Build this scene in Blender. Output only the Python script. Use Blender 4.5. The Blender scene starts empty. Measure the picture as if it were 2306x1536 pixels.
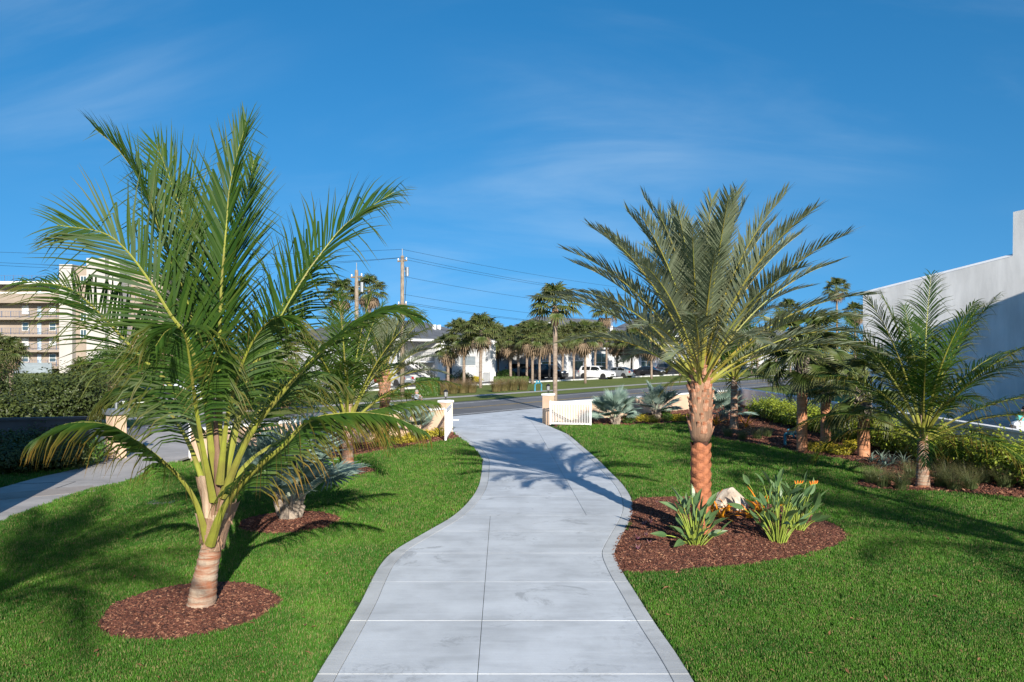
import bpy, math, random
from mathutils import Vector, Matrix, noise
V = Vector
R = math.radians
# ------------------------------------------------------------------ camera
F, CX, HY, H = 1750.0, 1153.0, 795.0, 3.4     # focal length (px of the 2306 px wide photo), image centre, horizon row, eye height
sc = bpy.context.scene
col = sc.collection
cam_d = bpy.data.cameras.new('camera')
cam = bpy.data.objects.new('camera', cam_d)
col.objects.link(cam)
cam.location = (0, 0, H)
cam.rotation_euler = (R(90), 0, 0)
cam_d.sensor_width = 36.0
cam_d.lens = F / 2306.0 * 36.0
cam_d.shift_y = 27.0 / 2306.0
cam_d.clip_start = 0.1
cam_d.clip_end = 4000
sc.camera = cam
# ------------------------------------------------------------------ sun, sky, exposure
SUN_AZ, SUN_EL = R(14.5), R(22.0)            # light travels towards +Y, a little to the left
Ldir = V((-math.sin(SUN_AZ) * math.cos(SUN_EL), math.cos(SUN_AZ) * math.cos(SUN_EL), -math.sin(SUN_EL)))
sd = bpy.data.lights.new('sun', 'SUN')
sd.energy = 5.0
sd.angle = R(0.53)
sd.color = (1.0, 0.93, 0.82)
so = bpy.data.objects.new('sun', sd)
col.objects.link(so)
so.rotation_euler = Ldir.to_track_quat('-Z', 'Y').to_euler()
so.location = (20, -40, 40)
w = bpy.data.worlds.new('World')
sc.world = w
w.use_nodes = True
nt = w.node_tree
nt.nodes.clear()
out = nt.nodes.new('ShaderNodeOutputWorld')
bg = nt.nodes.new('ShaderNodeBackground')
sky = nt.nodes.new('ShaderNodeTexSky')
sky.sky_type = 'NISHITA'
sky.sun_disc = False
sky.sun_elevation = SUN_EL
sky.sun_rotation = R(180) - SUN_AZ
sky.altitude = 0
sky.air_density = 1.0
sky.dust_density = 0.6
sky.ozone_density = 2.2
bg.inputs['Strength'].default_value = 0.115
hs = nt.nodes.new('ShaderNodeHueSaturation')
hs.inputs['Saturation'].default_value = 1.38
hs.inputs['Hue'].default_value = 0.499
hs.inputs['Value'].default_value = 0.90
tint = nt.nodes.new('ShaderNodeMix'); tint.data_type = 'RGBA'; tint.blend_type = 'MULTIPLY'
tint.inputs[0].default_value = 1.0; tint.inputs[7].default_value = (0.97, 1.0, 0.99, 1)
nt.links.new(sky.outputs[0], tint.inputs[6]); nt.links.new(tint.outputs[2], hs.inputs['Color'])
# thin cirrus: streaky noise on a plane overhead
geo = nt.nodes.new('ShaderNodeTexCoord')
sep = nt.nodes.new('ShaderNodeSeparateXYZ')
nt.links.new(geo.outputs['Generated'], sep.inputs[0])
def mth(op, a, b=None, c=None, clamp=False, tree=None):
    t = tree or nt
    n = t.nodes.new('ShaderNodeMath')
    n.operation = op
    n.use_clamp = clamp
    for i, x in enumerate((a, b, c)):
        if x is None: continue
        if isinstance(x, (int, float)): n.inputs[i].default_value = x
        else: t.links.new(x, n.inputs[i])
    return n.outputs[0]
# the clear sea air keeps the horizon blue: look the sky model up at a higher angle all round
skz = mth('ADD', mth('MULTIPLY', mth('MAXIMUM', sep.outputs['Z'], 0.0), 0.80), 0.245)
skc = nt.nodes.new('ShaderNodeCombineXYZ')
nt.links.new(sep.outputs['X'], skc.inputs[0]); nt.links.new(sep.outputs['Y'], skc.inputs[1]); nt.links.new(skz, skc.inputs[2])
skn = nt.nodes.new('ShaderNodeVectorMath'); skn.operation = 'NORMALIZE'
nt.links.new(skc.outputs[0], skn.inputs[0]); nt.links.new(skn.outputs[0], sky.inputs['Vector'])
zz = mth('ADD', sep.outputs['Z'], 0.38)
cx_ = mth('DIVIDE', sep.outputs['X'], zz)
cy_ = mth('DIVIDE', sep.outputs['Y'], zz)
comb = nt.nodes.new('ShaderNodeCombineXYZ')
nt.links.new(cx_, comb.inputs[0]); nt.links.new(cy_, comb.inputs[1])
mp = nt.nodes.new('ShaderNodeMapping')
mp.inputs['Rotation'].default_value = (0, 0, R(38))
mp.inputs['Scale'].default_value = (0.45, 1.5, 1)
mp.inputs['Location'].default_value = (3.1, 1.7, 0)
nt.links.new(comb.outputs[0], mp.inputs[0])
n1 = nt.nodes.new('ShaderNodeTexNoise')
n1.inputs['Scale'].default_value = 2.0; n1.inputs['Detail'].default_value = 8; n1.inputs['Roughness'].default_value = 0.56; n1.inputs['Distortion'].default_value = 0.5
nt.links.new(mp.outputs[0], n1.inputs[0])
n2 = nt.nodes.new('ShaderNodeTexNoise')
n2.inputs['Scale'].default_value = 0.9; n2.inputs['Detail'].default_value = 3
nt.links.new(comb.outputs[0], n2.inputs[0])
m1 = nt.nodes.new('ShaderNodeMapRange'); m1.inputs[1].default_value = 0.42; m1.inputs[2].default_value = 0.74; m1.interpolation_type = 'SMOOTHSTEP'
nt.links.new(n1.outputs[0], m1.inputs[0])
m2 = nt.nodes.new('ShaderNodeMapRange'); m2.inputs[1].default_value = 0.38; m2.inputs[2].default_value = 0.62; m2.interpolation_type = 'SMOOTHSTEP'
nt.links.new(n2.outputs[0], m2.inputs[0])
mask = mth('MULTIPLY', mth('MULTIPLY', m1.outputs[0], m2.outputs[0]), 0.24)
mixc = nt.nodes.new('ShaderNodeMix'); mixc.data_type = 'RGBA'
nt.links.new(mask, mixc.inputs[0])
nt.links.new(hs.outputs[0], mixc.inputs[6])
mixc.inputs[7].default_value = (4.0, 4.9, 5.5, 1)
nt.links.new(mixc.outputs[2], bg.inputs['Color'])
nt.links.new(bg.outputs[0], out.inputs[0])
sc.view_settings.view_transform = 'Standard'
sc.view_settings.look = 'None'
sc.view_settings.gamma = 1.0
sc.view_settings.exposure = 0.70
sc.view_settings.use_curve_mapping = False
sc.render.engine = 'CYCLES'
sc.cycles.max_bounces = 6
sc.cycles.transparent_max_bounces = 6

# ------------------------------------------------------------------ helpers
def P(px, py, z=0.0):
    """ground point (height z) seen at photo pixel"""
    y = F * (H - z) / (py - HY)
    return V(((px - CX) / F * y, y, z))
def PY(px, py, y):
    """point at depth y seen at photo pixel"""
    return V(((px - CX) / F * y, y, H - (py - HY) / F * y))
class MB:
    def __init__(s):
        s.v = []; s.f = []; s.m = []; s.a = []
    def vert(s, p, a=(0, 0, 0)):
        s.v.append((p[0], p[1], p[2])); s.a.append((a[0], a[1], a[2], 1.0)); return len(s.v) - 1
    def face(s, idx, m=0):
        s.f.append(tuple(idx)); s.m.append(m)
    def quad(s, a, b, c, d, m=0):
        i = [s.vert(p) for p in (a, b, c, d)]; s.face(i, m)
    def poly(s, pts, m=0):
        s.face([s.vert(p) for p in pts], m)
    def box(s, x0, x1, y0, y1, z0, z1, m=0):
        i = [s.vert(p) for p in ((x0,y0,z0),(x1,y0,z0),(x1,y1,z0),(x0,y1,z0),(x0,y0,z1),(x1,y0,z1),(x1,y1,z1),(x0,y1,z1))]
        for q in ((0,3,2,1),(4,5,6,7),(0,1,5,4),(1,2,6,5),(2,3,7,6),(3,0,4,7)): s.face([i[k] for k in q], m)
    def obox(s, p, q, hw, z0, z1, m=0):
        """box along ground line p->q, half width hw"""
        d = V((q[0]-p[0], q[1]-p[1], 0)).normalized(); n = V((-d.y, d.x, 0)) * hw
        b = [V((p[0],p[1],0))-n, V((q[0],q[1],0))-n, V((q[0],q[1],0))+n, V((p[0],p[1],0))+n]
        i = [s.vert((c.x,c.y,z0)) for c in b] + [s.vert((c.x,c.y,z1)) for c in b]
        for k in ((0,3,2,1),(4,5,6,7),(0,1,5,4),(1,2,6,5),(2,3,7,6),(3,0,4,7)): s.face([i[j] for j in k], m)
    def prism(s, pts, z0, z1, m=0):
        n = len(pts)
        a = [s.vert((p[0],p[1],z0)) for p in pts]; b = [s.vert((p[0],p[1],z1)) for p in pts]
        s.face(b, m); s.face(a[::-1], m)
        for k in range(n): s.face((a[k], a[(k+1)%n], b[(k+1)%n], b[k]), m)
    def tube(s, pts, rad, n=6, m=0, cap=True, attr=None, flat=1.0, jit=0.0, rng=None):
        pts = [V(p) for p in pts]; rings = []
        ref = None
        for i, p in enumerate(pts):
            t = (pts[min(i+1, len(pts)-1)] - pts[max(i-1, 0)]).normalized()
            if ref is None:
                ref = V((1,0,0)) if abs(t.x) < .9 else V((0,1,0))
            x = (ref - t*ref.dot(t)).normalized(); y = t.cross(x); ref = x
            r = rad[i] if hasattr(rad, '__len__') else rad
            ring = []
            for k in range(n):
                a = 2*math.pi*k/n
                rr = r*(1 + (rng.uniform(-jit, jit) if rng else 0))
                at = attr(i/(len(pts)-1), k) if attr else (i/(len(pts)-1), 0, 0)
                ring.append(s.vert(p + x*math.cos(a)*rr + y*math.sin(a)*rr*flat, at))
            rings.append(ring)
        for i in range(len(rings)-1):
            for k in range(n):
                s.face((rings[i][k], rings[i][(k+1)%n], rings[i+1][(k+1)%n], rings[i+1][k]), m)
        if cap:
            s.face(rings[0][::-1], m); s.face(rings[-1], m)
    def mesh(s, name, mats, smooth=False):
        me = bpy.data.meshes.new(name)
        me.from_pydata(s.v, [], s.f)
        for mm in mats: me.materials.append(mm)
        if len(mats) > 1: me.polygons.foreach_set('material_index', s.m)
        at = me.attributes.new('lv', 'FLOAT_COLOR', 'POINT')
        at.data.foreach_set('color', [c for t in s.a for c in t])
        if smooth: me.polygons.foreach_set('use_smooth', [True]*len(s.f))
        me.update()
        return me
    def build(s, name, mats, parent=None, smooth=False):
        if not isinstance(mats, (list, tuple)): mats = [mats]
        return add(name, s.mesh(name, mats, smooth), parent)
def add(name, me, parent=None, mw=None):
    o = bpy.data.objects.new(name, me)
    col.objects.link(o)
    if parent: o.parent = parent
    if mw is not None: o.matrix_local = mw
    return o
def empty(name, loc=(0,0,0), rz=0.0):
    o = bpy.data.objects.new(name, None)
    o.empty_display_size = 0.2
    col.objects.link(o)
    o.location = loc; o.rotation_euler = (0, 0, rz)
    return o
def tag(o, label, cat, group=None):
    o['label'] = label; o['category'] = cat
    if group: o['group'] = group
    return o
def struct(o):
    o['kind'] = 'structure'; return o
def stuff(o):
    o['kind'] = 'stuff'; return o
def copy_tree(o, parent=None):
    c = o.copy(); col.objects.link(c); c.parent = parent
    for ch in list(o.children): copy_tree(ch, c)
    return c
def smooth_line(pts, n=8):
    """Catmull-Rom through points"""
    pts = [V(p) for p in pts]
    if len(pts) < 3: 
        return [pts[0].lerp(pts[-1], k/n) for k in range(n+1)]
    e = [pts[0]*2-pts[1]] + pts + [pts[-1]*2-pts[-2]]
    o = []
    for i in range(1, len(e)-2):
        a, b, c, d = e[i-1], e[i], e[i+1], e[i+2]
        for k in range(n):
            t = k/n
            o.append(0.5*((2*b)+(c-a)*t+(2*a-5*b+4*c-d)*t*t+(3*b-a-3*c+d)*t*t*t))
    o.append(pts[-1])
    return o
def resample(pts, n):
    ls = [0.0]
    for i in range(len(pts)-1): ls.append(ls[-1] + (pts[i+1]-pts[i]).length)
    o = []; j = 0
    for k in range(n+1):
        d = ls[-1]*k/n
        while j < len(pts)-2 and ls[j+1] < d: j += 1
        t = (d-ls[j])/max(1e-9, ls[j+1]-ls[j])
        o.append(pts[j].lerp(pts[j+1], min(1, t)))
    return o, ls[-1]
def inpoly(x, y, poly):
    c = False; n = len(poly); j = n-1
    for i in range(n):
        yi = poly[i][1]; yj = poly[j][1]
        if (yi > y) != (yj > y):
            if x < (poly[j][0]-poly[i][0])*(y-yi)/(yj-yi)+poly[i][0]: c = not c
        j = i
    return c

# ------------------------------------------------------------------ materials
def newmat(name):
    m = bpy.data.materials.new(name); m.use_nodes = True
    t = m.node_tree; t.nodes.clear()
    o = t.nodes.new('ShaderNodeOutputMaterial')
    return m, t, o
def nodec(t, kind, **kw):
    n = t.nodes.new(kind)
    for k, v in kw.items():
        if k in n.inputs: n.inputs[k].default_value = v
        else: setattr(n, k, v)
    return n
def rgb(c): return (c[0], c[1], c[2], 1.0)
def mix(t, fac, a, b, mode='MIX'):
    n = t.nodes.new('ShaderNodeMix'); n.data_type = 'RGBA'; n.blend_type = mode
    for s, x in ((n.inputs[0], fac), (n.inputs[6], a), (n.inputs[7], b)):
        if isinstance(x, (int, float)): s.default_value = x
        elif isinstance(x, tuple): s.default_value = rgb(x)
        else: t.links.new(x, s)
    return n.outputs[2]
def rng_(t, x, a, b, c=0.0, d=1.0):
    n = t.nodes.new('ShaderNodeMapRange'); n.interpolation_type = 'SMOOTHSTEP'
    t.links.new(x, n.inputs[0])
    for i, q in enumerate((a, b, c, d)): n.inputs[i+1].default_value = q
    return n.outputs[0]
def coords(t, space='Object', scale=(1,1,1), rot=(0,0,0)):
    tc = t.nodes.new('ShaderNodeTexCoord')
    mp = t.nodes.new('ShaderNodeMapping'); mp.inputs['Scale'].default_value = scale; mp.inputs['Rotation'].default_value = rot
    if space == 'World':
        g = t.nodes.new('ShaderNodeNewGeometry'); t.links.new(g.outputs['Position'], mp.inputs[0])
    else: t.links.new(tc.outputs[space], mp.inputs[0])
    return mp.outputs[0]
def nz(t, vec, scale, detail=4, rough=0.55, dist=0.0):
    n = t.nodes.new('ShaderNodeTexNoise')
    n.inputs['Scale'].default_value = scale; n.inputs['Detail'].default_value = detail; n.inputs['Roughness'].default_value = rough; n.inputs['Distortion'].default_value = dist
    t.links.new(vec, n.inputs[0]); return n.outputs[0]
def plain(name, c, rough=0.6, var=0.12, scale=3.0, metallic=0.0, spec=0.4, bump=0.0, bscale=40.0, space='Object', stretch=(1,1,1), c2=None, coat=0.0):
    m, t, o = newmat(name)
    b = nodec(t, 'ShaderNodeBsdfPrincipled', Roughness=rough, Metallic=metallic)
    b.inputs['Specular IOR Level'].default_value = spec
    if coat: b.inputs['Coat Weight'].default_value = coat; b.inputs['Coat Roughness'].default_value = 0.05
    vec = coords(t, space, stretch)
    n = nz(t, vec, scale, 5, 0.6)
    dk = c2 if c2 else tuple(x*(1-2*var) for x in c); lt = tuple(min(1, x*(1+var)) for x in c)
    t.links.new(mix(t, rng_(t, n, 0.3, 0.7), dk, lt), b.inputs['Base Color'])
    if bump:
        bn = t.nodes.new('ShaderNodeBump'); bn.inputs['Strength'].default_value = bump; bn.inputs['Distance'].default_value = 0.02
        t.links.new(nz(t, vec, bscale, 4), bn.inputs['Height']); t.links.new(bn.outputs[0], b.inputs['Normal'])
    t.links.new(b.outputs[0], o.inputs[0])
    return m
def leafmat(name, base, alt, tip, rough=0.42, trans=0.28, spec=0.35, space='Object', nscale=1.3):
    """lv.r: along the leaf, lv.g: random per leaf, lv.b: how brown the tips are"""
    m, t, o = newmat(name)
    at = t.nodes.new('ShaderNodeAttribute'); at.attribute_name = 'lv'
    sp = t.nodes.new('ShaderNodeSeparateColor'); t.links.new(at.outputs['Color'], sp.inputs[0])
    oi = t.nodes.new('ShaderNodeObjectInfo')
    g = mth('ADD', mth('MULTIPLY', sp.outputs[1], 0.7, tree=t), mth('MULTIPLY', oi.outputs['Random'], 0.3, tree=t), tree=t)
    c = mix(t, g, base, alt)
    k = mth('MULTIPLY', rng_(t, sp.outputs[0], 0.35, 1.0), sp.outputs[2], clamp=True, tree=t)
    c = mix(t, k, c, tip)
    b = nodec(t, 'ShaderNodeBsdfPrincipled', Roughness=rough)
    b.inputs['Specular IOR Level'].default_value = spec
    t.links.new(c, b.inputs['Base Color'])
    tr = t.nodes.new('ShaderNodeBsdfTranslucent')
    t.links.new(mix(t, 0.35, c, (0.28, 0.36, 0.03)), tr.inputs[0])
    ms = t.nodes.new('ShaderNodeMixShader'); ms.inputs[0].default_value = trans
    t.links.new(b.outputs[0], ms.inputs[1]); t.links.new(tr.outputs[0], ms.inputs[2])
    t.links.new(ms.outputs[0], o.inputs[0])
    return m
M = {}
M['coco'] = leafmat('coconut_leaf', (0.016, 0.054, 0.008), (0.056, 0.108, 0.013), (0.27, 0.14, 0.03), rough=.5, spec=.22)
M['coco_dry'] = leafmat('dry_coconut_leaf', (0.13, 0.10, 0.02), (0.16, 0.06, 0.025), (0.10, 0.035, 0.02))
M['rachis'] = plain('frond_stem', (0.215, 0.235, 0.032), 0.45, 0.15, 2.5, c2=(0.17, 0.15, 0.035))
M['date'] = leafmat('date_palm_leaf', (0.115, 0.15, 0.088), (0.24, 0.275, 0.18), (0.27, 0.21, 0.12), trans=0.24)
M['date_rachis'] = plain('date_frond_stem', (0.24, 0.27, 0.06), 0.5, 0.15, 2.0, c2=(0.30, 0.22, 0.03))
M['silver'] = leafmat('silver_palm_leaf', (0.12, 0.20, 0.175), (0.27, 0.36, 0.30), (0.28, 0.30, 0.22), trans=0.15, rough=0.55)
M['silver_stem'] = plain('silver_palm_stem', (0.42, 0.46, 0.34), 0.6, 0.12)
M['sabal'] = leafmat('sabal_leaf', (0.042, 0.08, 0.018), (0.095, 0.13, 0.034), (0.24, 0.17, 0.09), trans=0.2)
M['sabal_dead'] = leafmat('dead_palm_leaf', (0.20, 0.145, 0.095), (0.29, 0.22, 0.15), (0.16, 0.10, 0.06), trans=0.1, rough=0.8)
M['sabal_stem'] = plain('sabal_stem', (0.20, 0.24, 0.06), 0.5, 0.15)
# ------------------------------------------------------------------ more materials
def trunkmat(name, a, b, c, zs=14.0, bump=0.5):
    """bands round the stem: noise squeezed along z"""
    m, t, o = newmat(name)
    v1 = coords(t, 'Object', (2.2, 2.2, zs)); v2 = coords(t, 'Object', (9, 9, 5))
    n1 = nz(t, v1, 1.0, 4, 0.6, 0.4); n2 = nz(t, v2, 1.0, 5, 0.65)
    cc = mix(t, rng_(t, n1, 0.36, 0.62), a, b)
    cc = mix(t, rng_(t, n2, 0.48, 0.75, 0, 0.75), cc, c)
    bs = nodec(t, 'ShaderNodeBsdfPrincipled', Roughness=0.85); bs.inputs['Specular IOR Level'].default_value = 0.2
    t.links.new(cc, bs.inputs['Base Color'])
    bn = t.nodes.new('ShaderNodeBump'); bn.inputs['Strength'].default_value = bump; bn.inputs['Distance'].default_value = 0.02
    t.links.new(mth('ADD', n1, n2, tree=t), bn.inputs['Height']); t.links.new(bn.outputs[0], bs.inputs['Normal'])
    t.links.new(bs.outputs[0], o.inputs[0])
    return m
M['coco_trunk'] = trunkmat('coconut_trunk', (0.27, 0.11, 0.06), (0.36, 0.28, 0.21), (0.20, 0.15, 0.12), 18, 1.0)
M['sabal_trunk'] = trunkmat('sabal_trunk_clean', (0.44, 0.185, 0.09), (0.55, 0.28, 0.16), (0.28, 0.125, 0.07), 26)
M['far_trunk'] = trunkmat('weathered_palm_trunk', (0.21, 0.155, 0.12), (0.29, 0.23, 0.18), (0.15, 0.11, 0.085), 8)
M['boot'] = plain('old_palm_boots', (0.33, 0.27, 0.21), 0.85, 0.3, 6, c2=(0.085, 0.07, 0.065))
M['dark_boot'] = plain('dark_palm_boots', (0.13, 0.105, 0.09), 0.85, 0.3, 6, c2=(0.035, 0.03, 0.03))
M['date_scar'] = plain('date_palm_scar', (0.37, 0.135, 0.062), 0.8, 0.2, 7, bump=0.7, c2=(0.19, 0.065, 0.032))
M['date_core'] = plain('date_palm_core', (0.07, 0.028, 0.018), 0.9, 0.2, 9, bump=0.6)
M['date_stub'] = plain('date_palm_cut_stub', (0.40, 0.26, 0.18), 0.75, 0.2, 9, bump=0.4, c2=(0.29, 0.10, 0.045))
M['fibre'] = plain('palm_fibre', (0.25, 0.155, 0.10), 0.9, 0.3, 5, bump=0.8, bscale=60, stretch=(1, 1, .15), c2=(0.15, 0.085, 0.055))
M['sheath'] = plain('dry_leaf_sheath', (0.47, 0.35, 0.245), 0.9, 0.25, 4, bump=0.6, bscale=50, stretch=(3, 3, .4), c2=(0.29, 0.185, 0.115))

def concrete(name, c, stain=0.6, warm=False):
    m, t, o = newmat(name)
    v = coords(t, 'World'); vs = coords(t, 'World', (0.35, 2.2, 1), (0, 0, R(8)))
    oi = t.nodes.new('ShaderNodeObjectInfo')
    a = nz(t, v, 0.9, 6, 0.62); b = nz(t, vs, 1.6, 6, 0.65, 0.6); d = nz(t, v, 38, 3, 0.7); s = nz(t, v, 0.75, 7, 0.72, 0.9)
    lo = tuple(x*0.74 for x in c); hi = tuple(min(1, x*1.14) for x in c)
    cc = mix(t, rng_(t, a, 0.3, 0.7), lo, hi)
    cc = mix(t, rng_(t, b, 0.35, 0.72, 0, 0.45), cc, tuple(min(1, x*1.28) for x in c))
    cc = mix(t, rng_(t, s, 0.585, 0.66, 0, stain), cc, tuple(x*0.55 for x in c))
    s2 = nz(t, coords(t, 'World', (1, 1, 1), (0, 0, 1.1)), 3.1, 5, 0.7, 0.4)
    cc = mix(t, rng_(t, s2, 0.67, 0.72, 0, stain*0.7), cc, tuple(x*0.6 for x in c))
    sa = rng_(t, nz(t, coords(t, 'World', (1, 1, 1), (0, 0, 2.3)), 0.5, 3, .6), 0.54, 0.66); sb = rng_(t, nz(t, v, 8.5, 5, .7, .5), 0.50, 0.60)
    cc = mix(t, mth('MULTIPLY', mth('MULTIPLY', sa, sb, tree=t), stain*.75, tree=t), cc, tuple(x*0.5 for x in c))
    br = nz(t, coords(t, 'World', (3, 90, 1), (0, 0, R(3))), 1.0, 2, .5)
    cc = mix(t, rng_(t, br, .35, .7, 0, .22), cc, tuple(x*0.8 for x in c))
    cc = mix(t, mth('MULTIPLY', d, 0.25, tree=t), cc, tuple(x*0.72 for x in c))
    cc = mix(t, mth('MULTIPLY', oi.outputs['Random'], 0.16, tree=t), cc, tuple(x*0.7 for x in c))
    bs = nodec(t, 'ShaderNodeBsdfPrincipled', Roughness=0.78); bs.inputs['Specular IOR Level'].default_value = 0.3
    t.links.new(cc, bs.inputs['Base Color'])
    bn = t.nodes.new('ShaderNodeBump'); bn.inputs['Strength'].default_value = 0.25; bn.inputs['Distance'].default_value = 0.01
    t.links.new(mth('ADD', d, br, tree=t), bn.inputs['Height']); t.links.new(bn.outputs[0], bs.inputs['Normal'])
    t.links.new(bs.outputs[0], o.inputs[0])
    return m
M['slab'] = concrete('driveway_concrete', (0.53, 0.56, 0.595), .75)
M['border'] = concrete('border_concrete', (0.485, 0.50, 0.51), 0.5)
M['old_slab'] = concrete('neighbour_concrete', (0.40, 0.375, 0.355), 0.7)
M['joint'] = plain('joint_filler', (0.07, 0.07, 0.07), 0.9)
M['walk'] = concrete('sidewalk_concrete', (0.44, 0.41, 0.38), 0.3)
M['asphalt'] = plain('asphalt', (0.15, 0.15, 0.155), 0.85, 0.12, 0.25, space='World', bump=0.3, bscale=60)
M['park'] = plain('parking_asphalt', (0.115, 0.115, 0.12), 0.85, 0.15, 0.2, space='World')
M['line_w'] = plain('white_road_paint', (0.62, 0.62, 0.60), 0.7, 0.15, 1.5, space='World')
M['line_y'] = plain('yellow_road_paint', (0.50, 0.33, 0.06), 0.7, 0.2, 1.5, space='World')
M['mulch'] = plain('mulch_base', (0.085, 0.032, 0.022), 0.95, 0.35, 22, space='World', bump=0.9, bscale=45)
def grassground(name, a, b, c):
    m, t, o = newmat(name)
    v = coords(t, 'World')
    n1 = nz(t, v, 0.35, 5, 0.6); n2 = nz(t, v, 14, 4, 0.7); n3 = nz(t, v, 1.6, 5, .65)
    cc = mix(t, rng_(t, n1, 0.35, 0.68), a, b)
    cc = mix(t, rng_(t, n2, 0.45, 0.75, 0, 0.6), cc, c)
    cc = mix(t, rng_(t, n3, 0.5, 0.75, 0, 0.35), cc, tuple(x*0.6 for x in a))
    bs = nodec(t, 'ShaderNodeBsdfPrincipled', Roughness=0.9); bs.inputs['Specular IOR Level'].default_value = 0.15
    t.links.new(cc, bs.inputs['Base Color'])
    bn = t.nodes.new('ShaderNodeBump'); bn.inputs['Strength'].default_value = 0.6; bn.inputs['Distance'].default_value = 0.04
    t.links.new(nz(t, v, 30, 3, .7), bn.inputs['Height']); t.links.new(bn.outputs[0], bs.inputs['Normal'])
    t.links.new(bs.outputs[0], o.inputs[0]); return m
M['verge'] = grassground('verge_grass', (0.115, 0.155, 0.038), (0.155, 0.185, 0.05), (0.19, 0.19, 0.075))
M['lawnbase'] = grassground('lawn_thatch', (0.045, 0.095, 0.018), (0.065, 0.12, 0.022), (0.085, 0.09, 0.03))
def bladeMat(name, a, b, dry):
    m, t, o = newmat(name)
    oi = t.nodes.new('ShaderNodeObjectInfo')
    v = coords(t, 'World'); n = nz(t, v, 0.55, 4, 0.6)
    at = t.nodes.new('ShaderNodeAttribute'); at.attribute_name = 'lv'
    sp = t.nodes.new('ShaderNodeSeparateColor'); t.links.new(at.outputs['Color'], sp.inputs[0])
    c = mix(t, rng_(t, n, 0.35, 0.66), a, b)
    c = mix(t, rng_(t, nz(t, v, 2.3, 4, 0.65), 0.52, 0.74, 0, 0.4), c, (0.125, 0.175, 0.045))
    c = mix(t, mth('MULTIPLY', oi.outputs['Random'], 0.6, tree=t), c, tuple(x*0.5 for x in a))
    c = mix(t, rng_(t, sp.outputs[1], 0.82, 0.90, 0, 0.8), c, dry)
    bs = nodec(t, 'ShaderNodeBsdfPrincipled', Roughness=0.55); bs.inputs['Specular IOR Level'].default_value = 0.25
    t.links.new(c, bs.inputs['Base Color'])
    tr = t.nodes.new('ShaderNodeBsdfTranslucent'); t.links.new(c, tr.inputs[0])
    ms = t.nodes.new('ShaderNodeMixShader'); ms.inputs[0].default_value = 0.3
    t.links.new(bs.outputs[0], ms.inputs[1]); t.links.new(tr.outputs[0], ms.inputs[2]); t.links.new(ms.outputs[0], o.inputs[0])
    return m
M['blade'] = bladeMat('lawn_blade', (0.058, 0.180, 0.020), (0.120, 0.285, 0.030), (0.30, 0.25, 0.11))
def chipmat(name):
    m, t, o = newmat(name)
    oi = t.nodes.new('ShaderNodeObjectInfo')
    cr = t.nodes.new('ShaderNodeValToRGB'); t.links.new(oi.outputs['Random'], cr.inputs[0])
    e = cr.color_ramp.elements
    e[0].position = 0; e[0].color = (0.035, 0.014, 0.010, 1); e[1].position = 1; e[1].color = (0.33, 0.17, 0.10, 1)
    for p_, c_ in ((0.45, (0.085, 0.029, 0.018, 1)), (0.85, (0.155, 0.058, 0.034, 1))):
        q = e.new(p_); q.color = c_
    bs = nodec(t, 'ShaderNodeBsdfPrincipled', Roughness=0.75); bs.inputs['Specular IOR Level'].default_value = 0.35
    t.links.new(cr.outputs[0], bs.inputs['Base Color']); t.links.new(bs.outputs[0], o.inputs[0]); return m
M['chip'] = chipmat('bark_chip')
M['stucco_tan'] = plain('tan_stucco', (0.62, 0.44, 0.31), 0.9, 0.06, 1.2, bump=0.15, bscale=90)
M['stucco_white'] = plain('white_stucco', (0.74, 0.73, 0.71), 0.9, 0.09, 1.1, bump=0.35, bscale=40, stretch=(1, 1, .25))
M['cap_white'] = plain('white_wall_cap', (0.80, 0.80, 0.79), 0.7, 0.04, 2)
M['white_metal'] = plain('white_metal', (0.82, 0.82, 0.82), 0.35, 0.03, 2)
M['black_metal'] = plain('black_metal', (0.025, 0.025, 0.028), 0.4, 0.1, 4, metallic=0.3)
M['grey_metal'] = plain('grey_metal', (0.30, 0.32, 0.34), 0.45, 0.1, 4, metallic=0.6)
M['teal_paint'] = plain('teal_pipe_paint', (0.05, 0.24, 0.33), 0.45, 0.15, 5)
def glassmat(name, c, rough=0.08):
    m, t, o = newmat(name)
    bs = nodec(t, 'ShaderNodeBsdfPrincipled', Roughness=rough); bs.inputs['Base Color'].default_value = rgb(c); bs.inputs['Specular IOR Level'].default_value = 0.9
    v = coords(t, 'Object'); n = nz(t, v, 0.7, 2)
    bn = t.nodes.new('ShaderNodeBump'); bn.inputs['Strength'].default_value = 0.03; t.links.new(n, bn.inputs['Height']); t.links.new(bn.outputs[0], bs.inputs['Normal'])
    t.links.new(bs.outputs[0], o.inputs[0]); return m
M['glass'] = glassmat('window_glass', (0.05, 0.085, 0.10))
M['car_glass'] = glassmat('car_glass', (0.012, 0.016, 0.018), 0.04)
M['lamp_glass'] = glassmat('lantern_glass', (0.32, 0.33, 0.33), 0.3)
M['wood'] = plain('weathered_wood', (0.27, 0.215, 0.16), 0.9, 0.25, 6, stretch=(4, 4, .5))

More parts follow.
